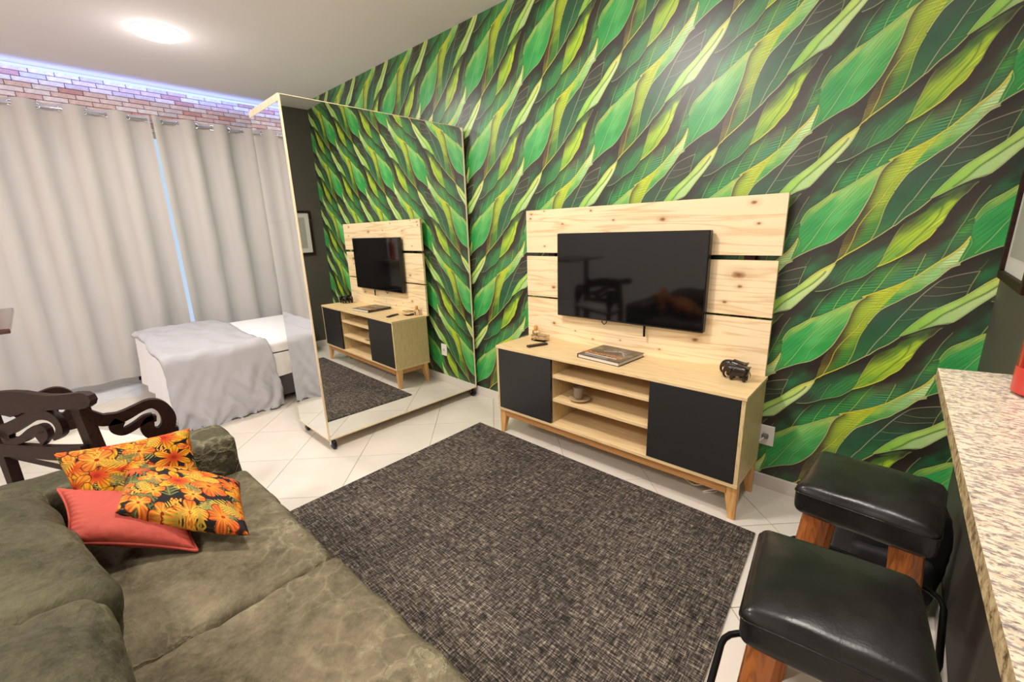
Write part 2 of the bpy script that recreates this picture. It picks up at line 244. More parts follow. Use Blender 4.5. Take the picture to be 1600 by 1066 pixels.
def paint_mural(D,S=640,SS=1):
    N=S
    def lin(h): 
        return np.array([int(h[i:i+2],16)/255 for i in (0,2,4)])
    ys,xs=np.mgrid[0:N,0:N]; U=(xs+.5)/N; V=(ys+.5)/N     # tile coords 0..1, periodic
    img=np.zeros((N,N,3))
    def idw(anch,u,v,periodic=False):
        num=np.zeros(u.shape+(3,));den=np.zeros(u.shape)
        for x,y,c in anch:
            dx=u-x/1000;dy=v-y/1000
            if periodic: dx=dx-np.round(dx);dy=dy-np.round(dy)
            # leaves run along ~48 degrees: stretch the metric across them
            a=(dx*.67+dy*.74);b=(-dx*.74+dy*.67)
            w=1/(a*a*.35+b*b*1.6+2e-4)**1.6
            num+=w[...,None]*lin(c);den+=w
        return num/den[...,None]
    def shifts(p):
        x0,y0=p.min(0)-.2;x1,y1=p.max(0)+.2
        return [(i,j) for i in range(-int(np.ceil(x1)),1-int(np.floor(x0))) for j in range(-int(np.ceil(y1)),1-int(np.floor(y0)))]
    def win(p,pad):
        x0,y0=np.floor((p.min(0)-pad)*N).astype(int);x1,y1=np.ceil((p.max(0)+pad)*N).astype(int)
        return max(0,x0),max(0,y0),min(N,x1),min(N,y1)
    def segdist(p,u,v):
        best=np.full(u.shape,9.);side=np.zeros(u.shape)
        for a,b in zip(p[:-1],p[1:]):
            d=b-a;L=d@d+1e-12
            t=np.clip(((u-a[0])*d[0]+(v-a[1])*d[1])/L,0,1)
            ex=u-a[0]-t*d[0];ey=v-a[1]-t*d[1];q=ex*ex+ey*ey
            m=q<best;best=np.where(m,q,best);side=np.where(m,(d[0]*ey-d[1]*ex)/np.sqrt(L),side)
        return np.sqrt(best),side
    def smooth(p,n=3):
        p=np.array(p,float)/1000
        if len(p)<3: return p
        out=[]
        for i in range(len(p)-1):
            a=p[max(i-1,0)];b=p[i];c=p[i+1];d=p[min(i+2,len(p)-1)]
            for k in range(n):
                t=k/n; out.append(.5*((2*b)+(-a+c)*t+(2*a-5*b+4*c-d)*t*t+(-a+3*b-3*c+d)*t**3))
        out.append(p[-1]);return np.array(out)
    def fill(name,soft=.0018):
        pts,an=D['poly'][name]; p0=np.array(pts,float)/1000
        for s in shifts(p0):
            p=p0+s;x0,y0,x1,y1=win(p,.01)
            if x1<=x0 or y1<=y0: continue
            u=U[y0:y1,x0:x1];v=V[y0:y1,x0:x1]
            ins=np.zeros(u.shape,bool)
            q=np.roll(p,-1,0)
            for (ax,ay),(bx,by) in zip(p,q):
                if ay==by: continue
                ins^=((ay>v)!=(by>v))&(u<(bx-ax)*(v-ay)/(by-ay)+ax)
            d,_=segdist(np.vstack([p,p[:1]]),u,v)
            a=np.clip(np.where(ins,d,-d)/soft*.5+.5,0,1)[...,None]
            col=idw(an,u-s[0],v-s[1])
            img[y0:y1,x0:x1]=img[y0:y1,x0:x1]*(1-a)+col*a
    def shade(name,w,amt,sign=1,col='1c1614'):
        p0=smooth(D['shad'][name],2)
        for s in shifts(p0):
            p=p0+s;x0,y0,x1,y1=win(p,w*3)
            if x1<=x0 or y1<=y0: continue
            u=U[y0:y1,x0:x1];v=V[y0:y1,x0:x1]
            d,side=segdist(p,u,v)
            a=amt*np.exp(-(d/w)**1.3)*np.clip(.5-side*sign/.004,0,1)
            a=a[...,None];img[y0:y1,x0:x1]=img[y0:y1,x0:x1]*(1-a)+lin(col)*a
    def lines(layer,gain=1.0):
        for l,pts,col,w,al in D['line']:
            if l!=layer: continue
            p0=smooth(pts)
            r=w*.0042
            for s in shifts(p0):
                p=p0+s;x0,y0,x1,y1=win(p,.02)
                if x1<=x0 or y1<=y0: continue
                u=U[y0:y1,x0:x1];v=V[y0:y1,x0:x1]
                d,side=segdist(p,u,v)
                sh=(.38*al*np.exp(-(d/.008)**2))[...,None]
                im=img[y0:y1,x0:x1];im=im*(1-sh*.5)
                a=(al*np.clip(1.25-d/r,0,1))[...,None]
                img[y0:y1,x0:x1]=im*(1-a)+np.clip(lin(col)*gain,0,1)*a
    rng=np.random.default_rng(4)
    img[:]=idw(D['poly']['N'][1],U,V,True)*1.06
    # fine leaf hatching: stretched periodic noise
    def streak(ax,ay,lo,hi,seed):
        r=np.random.default_rng(seed).normal(size=(N,N));F=np.fft.fft2(r)
        fy,fx=np.meshgrid(np.fft.fftfreq(N)*N,np.fft.fftfreq(N)*N,indexing='ij')
        al=fx*ax+fy*ay;ac=-fx*ay+fy*ax
        F*=np.exp(-(al/6)**2)*np.exp(-((np.abs(ac)-lo)/hi)**2);o=np.real(np.fft.ifft2(F));return o/o.std()
    H1=streak(np.cos(.16),np.sin(.16),52,16,1); H2=streak(np.cos(.9),np.sin(.9),44,18,2)
    def hatch(k,H,amt):
        img[:]=img*(1+amt*k*H[...,None])
    lum=img[...,1:2]
    img*=1+.10*H1[...,None]*np.clip((lum-.2)*4,0,1)
    lines('N',1.2)
    shade('E3',.05,.75);shade('Pb',.06,.8)
    before=img.copy();fill('M');fill('L');
    m=np.abs(img-before).sum(2,keepdims=True)>.01
    img[:]=np.where(m,img*(1+.05*H2[...,None]),img)
    lines('M',1.15);lines('L')
    shade('E2',.045,.85);shade('Pb',.04,.7)
    fill('D');lines('D',1.15);shade('E1',.03,.8);shade('Gb',.06,.9)
    before=img.copy();fill('Z');fill('W')
    m=np.abs(img-before).sum(2,keepdims=True)>.01
    img[:]=np.where(m,img*(1+.06*H1[...,None]),img)
    shade('Gr',.035,.7,1);lines('Z')
    before=img.copy();fill('G');fill('Gband')
    m=np.abs(img-before).sum(2,keepdims=True)>.01
    img[:]=np.where(m,img*(1+.035*H2[...,None]),img)
    lines('W');lines('G');lines('E')
    shade('Pt',.006,.5,-1);fill('P');fill('Pl');lines('P')
    g=rng.normal(size=(N,N,1))*.02
    img=img*(1+g)*np.array([1.10,1.04,.92])
    return np.clip(img,0,1)
mural_img = image_from('leaf_wallpaper_print', paint_mural(MURAL, 640))
def mural_material():
    t = NT('leaf_wallpaper', .38, 0, .6); tx = t.n('TexImage', image=mural_img, interpolation='Cubic', extension='REPEAT')
    uv = t.n('UVMap', uv_map='print'); t.l(uv.outputs[0], tx.inputs['Vector'])
    hs = t.n('HueSaturation'); hs.inputs['Saturation'].default_value = 1.0; hs.inputs['Value'].default_value = 1.07
    t.l(tx.outputs['Color'], hs.inputs['Color']); t.color(hs.outputs[0])
    t.bump(t.noise(t.coords((1, 1, 1)), 260, 3), .06, .001); return t.m
M['mural'] = mural_material()
def tile_mat():
    t = NT('cream_porcelain', .16, 0, .45); oi = t.n('ObjectInfo')
    n = t.noise(t.coords((1, 1, 1)), 3, 4)
    c = t.ramp(n, [(.3, srgb('d2cabe')), (.7, srgb('ddd5ca'))])
    c = t.mix(t.math('MULTIPLY', oi.outputs['Random'], .25), c, srgb('d8cfbf')); t.color(c); return t.m
M['tile'] = tile_mat(); M['grout'] = plain('grey_grout', '8f877b', .9)
def rug_mat():
    t = NT('woven_rug', .95, 0, .12)
    a = t.noise(t.coords((26, 200, 1)), 1, 2, .6); b = t.noise(t.coords((200, 26, 1)), 1, 2, .6)
    a2 = t.noise(t.coords((4, 90, 1)), 1, 3, .7); b2 = t.noise(t.coords((90, 4, 1)), 1, 3, .7)
    big = t.noise(t.coords((1, 1, 1)), 2.2, 3)
    f = t.math('ADD', t.math('ADD', t.math('MULTIPLY', a, .42), t.math('MULTIPLY', b, .36)), t.math('ADD', t.math('MULTIPLY', a2, .22), t.math('MULTIPLY', b2, .20)))
    f = t.math('ADD', f, t.math('MULTIPLY', big, .10))
    c = t.ramp(f, [(.545, srgb('221f1d')), (.635, srgb('3e3935')), (.70, srgb('6a6056')), (.79, srgb('a39684'))])
    t.color(c); t.bump(f, .6, .004); return t.m
M['rug'] = rug_mat()
def granite(name, rot):
    t = NT(name, .2, 0, .5); v = t.coords((1, 1, 1), rot)
    s = t.coords((38, 100, 70), (0, 0, R(20))); n = t.noise(s, 1.0, 5, .62, .3); n2 = t.noise(t.coords((44, 96, 60), (0, 0, R(20))), 1.8, 5, .65); n3 = t.noise(v, 9, 3)
    c = t.ramp(n, [(.30, srgb('b09a80')), (.45, srgb('d4c4aa')), (.60, srgb('ddd0ba')), (.75, srgb('c8b496'))])
    c = t.mix(t.ramp(n2, [(.49, G3(0)), (.57, G3(.9))]), c, srgb('7e7678'))
    c = t.mix(t.ramp(t.noise(t.coords((50, 120, 60), (0, 0, R(20))), 2.1, 3, .6), [(.58, G3(0)), (.64, G3(.85))]), c, srgb('4e484c'))
    c = t.mix(t.math('MULTIPLY', n3, .25), c, srgb('d8c0a0')); t.color(c); return t.m
M['granite'] = granite('speckled_granite', (0, 0, 0))
def granite_edge():
    t = NT('rough_granite_edge', .45); n = t.noise(t.coords((60, 60, 60)), 1.2, 5, .7)
    t.color(t.ramp(n, [(.36, srgb('4a3824')), (.46, srgb('8f7a56')), (.6, srgb('b8a47c')), (.75, srgb('c8b690'))])); t.bump(n, .5, .004); return t.m
M['granite_edge'] = granite_edge()
def sofa_mat(name, base, light, dark):
    t = NT(name, .85, 0, .2); v = t.coords((1, 1, 1))
    n = t.noise(v, 5, 5, .6, .4); fine = t.noise(v, 70, 4, .7)
    c = t.ramp(n, [(.3, srgb(dark)), (.55, srgb(base)), (.8, srgb(light))])
    dist = t.n('TexNoise'); dist.inputs['Scale'].default_value = 6; dist.inputs['Detail'].default_value = 5; t.l(v, dist.inputs['Vector'])
    va = t.n('VectorMath', operation='MULTIPLY_ADD'); t.l(dist.outputs['Color'], va.inputs[0]); va.inputs[1].default_value = (.26, .26, .26); t.l(v, va.inputs[2])
    vo = t.n('TexVoronoi', feature='DISTANCE_TO_EDGE'); vo.inputs['Scale'].default_value = 8.5; t.l(va.outputs[0], vo.inputs['Vector'])
    ln = t.ramp(vo.outputs['Distance'], [(0, G3(.66)), (.014, G3(.34)), (.08, G3(0))])
    msk = t.ramp(t.noise(v, 2.3, 3), [(.46, G3(0)), (.66, G3(1))])
    ln = t.math('MULTIPLY', ln, msk); c = t.mix(ln, c, srgb('b4ac8c'))
    c = t.mix(t.math('MULTIPLY', t.ramp(fine, [(.35, G3(0)), (.75, G3(1))]), .45), c, srgb(light))
    c = t.mix(t.math('MULTIPLY', t.ramp(t.noise(v, 26, 4, .65), [(.45, G3(0)), (.75, G3(1))]), .5), c, srgb(dark)); t.color(c)
    h = t.math('ADD', t.math('MULTIPLY', n, .8), t.math('MULTIPLY', fine, .12)); wr = t.noise(v, 9, 3, .5, .5); h = t.math('ADD', h, t.math('MULTIPLY', wr, .8))
    h = t.math('ADD', h, t.math('MULTIPLY', ln, .3)); t.bump(h, .75, .032); return t.m
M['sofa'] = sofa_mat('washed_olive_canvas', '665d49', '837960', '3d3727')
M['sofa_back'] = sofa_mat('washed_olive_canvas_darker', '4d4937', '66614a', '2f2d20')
def cloth(name, h, rough=.8, wr=.35, sc=9, spec=.2):
    t = NT(name, rough, 0, spec, srgb(h)); n = t.noise(t.coords((1, 1, 1)), sc, 4, .55, .6); t.bump(n, wr, .02); return t.m
M['duvet'] = cloth('grey_cotton', 'b4b3b8', .75, .45, 7); M['sheet'] = cloth('white_cotton', 'f3f1f4', .8, .2, 5)
M['red_cloth'] = cloth('coral_red_cotton', 'aa4638', .65, .25, 14, .3)
M['seat_cloth'] = cloth('cream_fabric', 'e6dfd0', .8, .1)
def curtain_mat():
    t = NT('linen_curtain', .85, 0, .1); n = t.noise(t.coords((1, 260, 260)), 1, 2); c = t.ramp(n, [(.3, srgb('ccc4bc')), (.7, srgb('dbd4cd'))]); t.color(c)
    tr = t.n('BsdfTranslucent'); tr.inputs[0].default_value = (*srgb('d8d0cc'), 1); mx = t.n('MixShader'); mx.inputs[0].default_value = .30
    out = t.t.nodes['Material Output']; t.l(t.b.outputs[0], mx.inputs[1]); t.l(tr.outputs[0], mx.inputs[2]); t.l(mx.outputs[0], out.inputs[0]); return t.m
M['curtain'] = curtain_mat()
def leather():
    t = NT('black_leather', .26, 0, .32, srgb('141312')); n = t.noise(t.coords((1, 1, 1)), 160, 4, .7); n2 = t.noise(t.coords((1, 1, 1)), 7, 3)
    c = t.ramp(n2, [(.4, srgb('171615')), (.7, srgb('272523'))]); t.color(c); t.bump(t.math('ADD', n, t.math('MULTIPLY', n2, .5)), .12, .003)
    t.l(t.ramp(n2, [(.3, G3(.22)), (.7, G3(.31))]), t.b.inputs['Roughness']); return t.m
M['leather'] = leather()
def glass(name, h, rough=.02, ior=1.45):
    t = NT(name, rough, 0, .5, srgb(h)); t.b.inputs['Transmission Weight'].default_value = 1; t.b.inputs['IOR'].default_value = ior; return t.m
M['glass'] = glass('clear_glass', 'f4f8fa'); M['acrylic'] = glass('clear_acrylic', 'f2ece2', .12, 1.2); M['amber'] = glass('amber_glass', 'e0a860', .05)
def emit(name, col, s):
    t = NT(name, .5); t.b.inputs['Base Color'].default_value = (0, 0, 0, 1); t.b.inputs['Emission Color'].default_value = (*col, 1); t.b.inputs['Emission Strength'].default_value = s; return t.m
M['diffuser'] = emit('lit_diffuser', (1, .9, .76), 9); M['led'] = emit('lit_led_strip', (.45, .80, 1), 1.6)
M['brick'] = []
for i, h in enumerate(['e6cfcc', 'dcbcba', 'ecdee0', 'd0c8cc', 'e0c4bc', 'cc9c96', 'eadfe2', 'd8c8cc']):
    t = NT('painted_brick', .85); n = t.noise(t.coords((1, 1, 1)), 40, 4, .6)
    c = tuple(srgb(h)); t.color(t.ramp(n, [(.3, tuple(x * .78 for x in c)), (.65, tuple(min(1, x * 1.1) for x in c))])); t.bump(n, .5, .004); M['brick'].append(t.m)

# ------------------------------------------------------------------ setting
XL, XR, YB, YW, XD = -5.75, 2.6, -2.4, 2.457, 0.262      # brick wall, kitchen side, back, mural wall, charcoal wall
def struct(name, bm, m, parent=None, smooth=False):
    o = obj(name, bm, m, parent, smooth)
    if not parent: o['kind'] = 'structure'
    return o
fl = struct('floor', bx((XL - .1, YB - .1, -.12), (XR + .1, YW + .1, -.0035)), M['grout'])
T = .4395; s2 = math.sqrt(.5)
def clip(poly, ax, lim, sign):
    out = []
    for i in range(len(poly)):
        a, b = poly[i], poly[(i + 1) % len(poly)]; da, db = sign * (a[ax] - lim), sign * (b[ax] - lim)
        if da <= 0: out.append(a)
        if (da < 0 < db) or (db < 0 < da):
            t = da / (da - db); out.append((a[0] + (b[0] - a[0]) * t, a[1] + (b[1] - a[1]) * t))
    return out
full_tile = None
for i in range(-14, 16):
    for j in range(-14, 16):
        u0, v0 = -2.605 + i * T, -.471 + j * T; g = .0016
        pts = [(u0 + g, v0 + g), (u0 + T - g, v0 + g), (u0 + T - g, v0 + T - g), (u0 + g, v0 + T - g)]
        P = [((u + v) * s2, (v - u) * s2) for u, v in pts]
        q = P
        for ax, lim, sg in ((0, XL, -1), (0, XR, 1), (1, YB, -1), (1, YW - .001, 1)): q = clip(q, ax, lim, sg) if q else q
        if len(q) < 3: continue
        cx, cy = sum(p[0] for p in P) / 4, sum(p[1] for p in P) / 4
        if len(q) == 4 and q == P:
            if full_tile is None:
                n = 4; vs = [(x - cx, y - cy, 0) for x, y in P] + [(x - cx, y - cy, -.006) for x, y in P]
                o = obj('tile', (vs, [(0, 1, 2, 3), (7, 6, 5, 4)] + [(k, 4 + k, 4 + (k + 1) % 4, (k + 1) % 4) for k in range(4)]), M['tile'], fl); full_tile = o
            else: o = full_tile.copy(); C.objects.link(o); o.parent = fl
            o.location = (cx, cy, 0)
        else:
            n = len(q); A = sum(q[k][0] * q[(k + 1) % n][1] - q[(k + 1) % n][0] * q[k][1] for k in range(n))
            if abs(A) < .004: continue
            vs = [(x - cx, y - cy, 0) for x, y in q] + [(x - cx, y - cy, -.006) for x, y in q]
            o = obj('tile', (vs, [tuple(range(n)), tuple(range(n, 2 * n))[::-1]] + [(k, n + k, n + (k + 1) % n, (k + 1) % n) for k in range(n)]), M['tile'], fl); o.location = (cx, cy, 0)
struct('ceiling', bx((XL - .1, YB - .1, CEIL), (XR + .1, YW + .1, CEIL + .1)), M['ceiling'])
# mural wall, its print mapped in metres on the repeat of the paper
wb = struct('wall_back', bx((XL - .1, YW, -.1), (XR + .1, YW + .12, CEIL + .1)), M['mural'])
uvl = wb.data.uv_layers.new(name='print')
for lp in wb.data.loops:
    co = wb.data.vertices[lp.vertex_index].co; vv = (co.z - 1.786) / .566; uvl.data[lp.index].uv = ((co.x + .238) / .566 - .02 * vv, vv)
struct('baseboard_back', bx((XL, YW - .014, 0), (XD, YW - .0005, .075), .002), M['trim'])
# charcoal wall beside the bar, ending where the counter begins
struct('wall_right', bx((XD, 1.335, -.02), (XD + .13, YW, CEIL)), M['dark_wall'])
struct('baseboard_right', bx((XD - .012, 1.335, 0), (XD - .0005, YW - .015, .075), .002), M['trim'])
struct('wall_kitchen', bx((XR, YB - .1, -.1), (XR + .1, YW + .1, CEIL)), M['wall_white'])
struct('wall_front', bx((XL - .1, YB - .1, -.1), (XR + .1, YB, CEIL)), M['wall_white'])
# window wall: plaster round a glazed balcony opening
DY0, DY1, DZ = -1.1, 2.15, 2.46
bm = bmesh.new()
def bxa(bm, lo, hi, bev=0): box(bm, [(a + b) / 2 for a, b in zip(lo, hi)], [b - a for a, b in zip(lo, hi)], bev)
bxa(bm, (XL - .14, YB - .1, -.1), (XL, DY0, CEIL)); bxa(bm, (XL - .14, DY1, -.1), (XL, YW + .1, CEIL)); bxa(bm, (XL - .14, DY0, DZ), (XL, DY1, CEIL)); bxa(bm, (XL - .14, DY0, -.1), (XL, DY1, 0))
wl = struct('wall_left', bm, M['wall_white'])
obj('mortar_bed', bx((XL - .001, -1.9, 2.49), (XL + .0045, YW - .01, CEIL - .002)), plain('mortar', '7a6464', .9), wl)
# bricks over the curtain rail
bl, bh = .158, .041; r = 0; z = 2.492
rb = random.Random(3); cache = {}
while z < CEIL - .03:
    y = -.42 + (r % 3) * .055
    while y < YW - .02:
        L = min(bl, YW - y - .002)
        if L > .03:
            k = rb.randrange(8); mi = k if rb.random() < .93 else 5; key = (round(L, 3), mi)
            if key not in cache: cache[key] = bx((0, 0, 0), (.014, L - .005, bh - .005), .0015); o = obj('brick', cache[key], M['brick'][mi], wl); cache[key] = o
            else: o = cache[key].copy(); C.objects.link(o); o.parent = wl
            o.location = (XL - .002 + rb.random() * .003, y, z)
        y += bl
    z += bh; r += 1
d1 = struct('door_1', bx((0, 0, 0), (.01, .01, .01)), M['cream_plastic'])
bpy.data.objects.remove(d1)
bm = bmesh.new()
for y in (DY0, .525, DY1 - .05): bxa(bm, (XL - .10, y, 0), (XL - .05, y + .05, DZ))
bxa(bm, (XL - .10, DY0, DZ - .05), (XL - .05, DY1, DZ)); bxa(bm, (XL - .10, DY0, 0), (XL - .05, DY1, .05))
d1 = struct('door_1', bm, M['cream_plastic'])
obj('pane', bx((XL - .08, DY0 + .05, .05), (XL - .074, .525, DZ - .05)), M['glass'], d1)
obj('pane', bx((XL - .08, .575, .05), (XL - .074, DY1 - .05, DZ - .05)), M['glass'], d1)
# led strip along the top of the brick wall
t = thing('led_strip', 'glowing blue-white LED strip along the top of the brick wall', 'light strip', (XL + .012, 0, CEIL - .012))
obj('profile', bx((-.010, -2.2, .001), (.012, 2.44, .010)), M['cream_plastic'], t); obj('diffuser', bx((-.008, -2.2, -.008), (.010, 2.44, .001), .002), M['led'], t)
# ceiling lamps: the first is the one in view
def ceiling_light(x, y, first):
    o = thing('ceiling_light', 'round white recessed ceiling light glowing in front of the curtains' if first else ['', 'round ceiling light over the rug, above the frame', 'round ceiling downlight over the bar stools, nearest the leaf wall', 'round fill light added on the ceiling behind the camera, nearest the curtains', 'round fill light added on the ceiling behind the sofa', 'round ceiling light at the kitchen end behind the camera'][LAMPS.index((x, y))], 'ceiling light', (x, y, CEIL))
    obj('rim', lathe([(.14, 0), (.153, 0), (.1535, -.002), (.152, -.004), (.148, -.005), (.14, -.004)], 40), M['cream_plastic'], o, True)
    obj('diffuser', lathe([(.002, -.0255), (.10, -.0255), (.145, -.022), (.15, -.018)], 40, False), M['diffuser'], o, True)
ceiling_light(*LAMPS[0], True)
for k in range(1, 6): ceiling_light(*LAMPS[k], False)

# ------------------------------------------------------------------ curtains
RX, RZ = -5.63, 2.540
t = thing('curtain_rod', 'slim chrome curtain rod under the brick strip', 'curtain rod', (RX, 0, RZ))
obj('rod', tube([(0, -2.2, 0), (0, 2.42, 0)], .011, 14), M['chrome'], t, True)
for y in (-1.2, 1.045): obj('bracket', merge(tube([(0, y, 0), (-.12, y, 0)], .007, 8)), M['chrome'], t, True)
def curtain(y0, y1, lam, ph, label, seed, skew=0.0):
    o = thing('curtain', label, 'curtain', (RX, (y0 + y1) / 2, 0), 0, 'linen curtains on the chrome rod')
    cy = (y0 + y1) / 2; ny, nz = int((y1 - y0) / .012), 46; vs, fs = [], []; rr = random.Random(seed)
    a1, a2, a3 = rr.random() * 9, rr.random() * 9, rr.random() * 9
    top, bot = RZ + .040, .095
    for j in range(nz + 1):
        f = j / nz; z = top + (bot - top) * f
        for i in range(ny + 1):
            y = y0 + (y1 - y0) * i / ny
            w = math.cos(2 * math.pi * (y - ph) / lam)
            amp = .048 * (1 - .35 * f) * (1 + .25 * noise.noise(Vector((y * 2.2 + seed, z * .5, 1))))
            sh = .05 * f * noise.noise(Vector((y * 1.4, z * .7 + seed, 5)))
            x = amp * math.copysign(abs(w) ** .8, w) + .030 * f * noise.noise(Vector((y * 4 + seed, z * .6, 2))) + sh
            x += .008 * noise.noise(Vector((y * 9, z * 4, seed)))
            vs.append((x, y - cy + skew * f * (i / ny) + .02 * f * noise.noise(Vector((y * 2, z, 8))), z))
    for j in range(nz):
        for i in range(ny):
            a = j * (ny + 1) + i; fs.append((a, a + 1, a + ny + 2, a + ny + 1))
    obj('panel', (vs, fs), M['curtain'], o, True)
    y = ph + lam / 4 - 12 * lam
    while y < y1 - .01:
        if y > y0 + .01:
            pts = [(.006, y - cy, RZ)]
            ring = [( .021 * math.cos(q) * .35, y - cy + .021 * math.cos(q), RZ + .021 * math.sin(q)) for q in [2 * math.pi * k / 14 for k in range(14)]]
            obj('grommet', tube(ring, .006, 6, True), M['chrome'], o, True)
        y += lam / 2
    return o
curtain(-1.55, 1.055, .292, .235, 'beige linen curtain, the wide one left of the gap', 3, -.02)
curtain(1.069, 2.40, .288, 1.36, 'beige linen curtain, right of the gap, behind the bed', 8, .0)

# ------------------------------------------------------------------ bed
bed = thing('bed', 'low bed with a dark grey base behind the sofa, half hidden by the mirror box', 'bed', (-4.62, 1.45, 0))
obj('bed_base', bx((-.72, -.87, .06), (.72, .9, .30), .01), plain('dark_grey_fabric', '4c484c', .9), bed)
for x in (-.62, .62):
    for y in (-.78, .8): obj('leg', lathe([(.025, 0), (.03, .062)], 14), M['black_metal'], bed, True, (x, y, 0))
def block(size, r, nx, ny, nz, puff=0, amp=0, ns=5, seed=0, puff_side=0, mtx=None):
    """rounded, slightly stuffed block centred on the origin"""
    bm = bmesh.new(); hx, hy, hz = [s / 2 for s in size]; grid = {}
    def pt(i, j, k):
        key = (i, j, k)
        if key in grid: return grid[key]
        p = Vector((-hx + 2 * hx * i / nx, -hy + 2 * hy * j / ny, -hz + 2 * hz * k / nz))
        c = Vector((max(-hx + r, min(hx - r, p.x)), max(-hy + r, min(hy - r, p.y)), max(-hz + r, min(hz - r, p.z))))
        d = p - c; q = c + d.normalized() * r if d.length > 1e-9 else p
        u, v, w = q.x / hx, q.y / hy, q.z / hz
        q.z += puff * (1 - abs(u) ** 3) * (1 - abs(v) ** 3) * (1 if w > 0 else -1) * abs(w)
        q.y += puff_side * (1 - u ** 4) * (1 - w ** 2) * (1 if v > 0 else -1) * abs(v)
        q.x += puff_side * (1 - v ** 4) * (1 - w ** 2) * (1 if u > 0 else -1) * abs(u)
        if amp:
            nn = noise.noise(q * ns + Vector((seed, seed, 0))) + .5 * noise.noise(q * ns * 2.3 + Vector((0, seed, 3)))
            if amp > .0105:
                k1 = abs(noise.noise(q * ns * 1.7 + Vector((3, seed * 2, 1)) + Vector((1, .4, 0)) * noise.noise(q * 6))); nn -= .5 * math.exp(-(k1 / .09) ** 2) * (.5 + noise.noise(q * 3 + Vector((seed, 1, 1))))
            q += Vector((u * .5, v * .6, w)).normalized() * amp * nn
        v_ = bm.verts.new(mtx @ q if mtx else q); grid[key] = v_; return v_
    for i in range(nx):
        for j in range(ny):
            bm.faces.new((pt(i, j, nz), pt(i + 1, j, nz), pt(i + 1, j + 1, nz), pt(i, j + 1, nz))); bm.faces.new((pt(i, j, 0), pt(i, j + 1, 0), pt(i + 1, j + 1, 0), pt(i + 1, j, 0)))
    for i in range(nx):
        for k in range(nz):
            bm.faces.new((pt(i, 0, k), pt(i + 1, 0, k), pt(i + 1, 0, k + 1), pt(i, 0, k + 1))); bm.faces.new((pt(i, ny, k), pt(i, ny, k + 1), pt(i + 1, ny, k + 1), pt(i + 1, ny, k)))
    for j in range(ny):
        for k in range(nz):
            bm.faces.new((pt(0, j, k), pt(0, j, k + 1), pt(0, j + 1, k + 1), pt(0, j + 1, k))); bm.faces.new((pt(nx, j, k), pt(nx, j + 1, k), pt(nx, j + 1, k + 1), pt(nx, j, k + 1)))
    return bm
obj('mattress', block((1.46, 1.80, .24), .05, 20, 24, 6, .008), M['sheet'], bed, True, (0, .01, .42))
# white sheet hanging over the foot and side
def drape(fn, ns, nt):
    vs = [fn(i / ns, j / nt) for j in range(nt + 1) for i in range(ns + 1)]
    return vs, [(j * (ns + 1) + i, j * (ns + 1) + i + 1, (j + 1) * (ns + 1) + i + 1, (j + 1) * (ns + 1) + i) for j in range(nt) for i in range(ns)]
def prof(L, W, top, r):
    """cross profile: flat top of width W then a rounded drop"""
    if L < W: return L, top
    L -= W; q = r * math.pi / 2
    if L < q: a = L / r; return W + r * math.sin(a), top - r + r * math.cos(a)
    return W + r, top - r - (L - q)
def sheet_side(u, v):
    y = -.93 + 1.85 * v; L = .9 + .52 * u; x, z = prof(L, 1.43, .545, .035)
    x2 = -.72 + x; f = max(0, (.50 - z) / .4)
    return (x2 + .012 * f * math.sin(y * 21 + 2 * noise.noise(Vector((y * 3, 0, 0)))), y, z)
s_ = obj('white_sheet', drape(lambda u, v: ((lambda xz, y: (-.72 + xz[0] + (.012 * math.sin(y * 23) if xz[1] < .45 else 0), y, xz[1]))(prof(1.0 + .74 * u, 1.415, .552, .035), -.92 + 1.82 * v)), 40, 60), M['sheet'], bed, True)
def foot(u, v):
    x = -.76 + 1.51 * v; yy, z = prof(.5 * u, .03, .550, .03); f = max(0, (.50 - z) / .5)
    return (x + .03 * f * (v - .5), -.86 - yy - .035 * f - .014 * f * math.sin(x * 19 + 1), z)
obj('sheet_fall', drape(foot, 24, 60), M['sheet'], bed, True)
# grey duvet folded over the foot half
def duvet(u, v):
    y = -.955 + .70 * v + .02 * math.sin(u * 9)
    L = (.03 if v > .1 else .03 + (.1 - v)) + (2.115 - .075 * v + .02 * math.sin(v * 9 + 1)) * u
    x, z = prof(L, 1.43, .60 + .012 * noise.noise(Vector((u * 6, v * 5, 2))), .075)
    f = max(0.0, min(1.0, (.53 - z) / .4)); X = -.72 + x
    w = noise.noise(Vector((v * 5 + z * 4.0, z * 2.0, 4))) + .6 * noise.noise(Vector((v * 11 - z * 7, z * 4, 7))) + .45 * noise.noise(Vector((v * 18 + z * 15, z * 7, 3))) + .22 * abs(noise.noise(Vector((v * 30 - z * 18, z * 12, 3))))
    X += f * (.05 * w + .02) + .012 * (1 - f) * noise.noise(Vector((u * 9, v * 8, 1)))
    y += f * (.03 * (v - .5) * 2 + .015 * math.sin(z * 15))
    z += .012 * (1 - f) * noise.noise(Vector((u * 13, v * 7, 9)))
    if v < .04 or v > .96: z -= .012; X -= .008 * f
    return (X, y, max(z, .012))
dv = obj('duvet', drape(duvet, 90, 50), M['duvet'], None, True, (-4.62, 1.45, 0)); md = dv.modifiers.new('thick', 'SOLIDIFY'); md.thickness = .022; md.offset = -1
tag(dv, 'grey duvet folded across the foot of the bed, hanging to the floor', 'duvet')

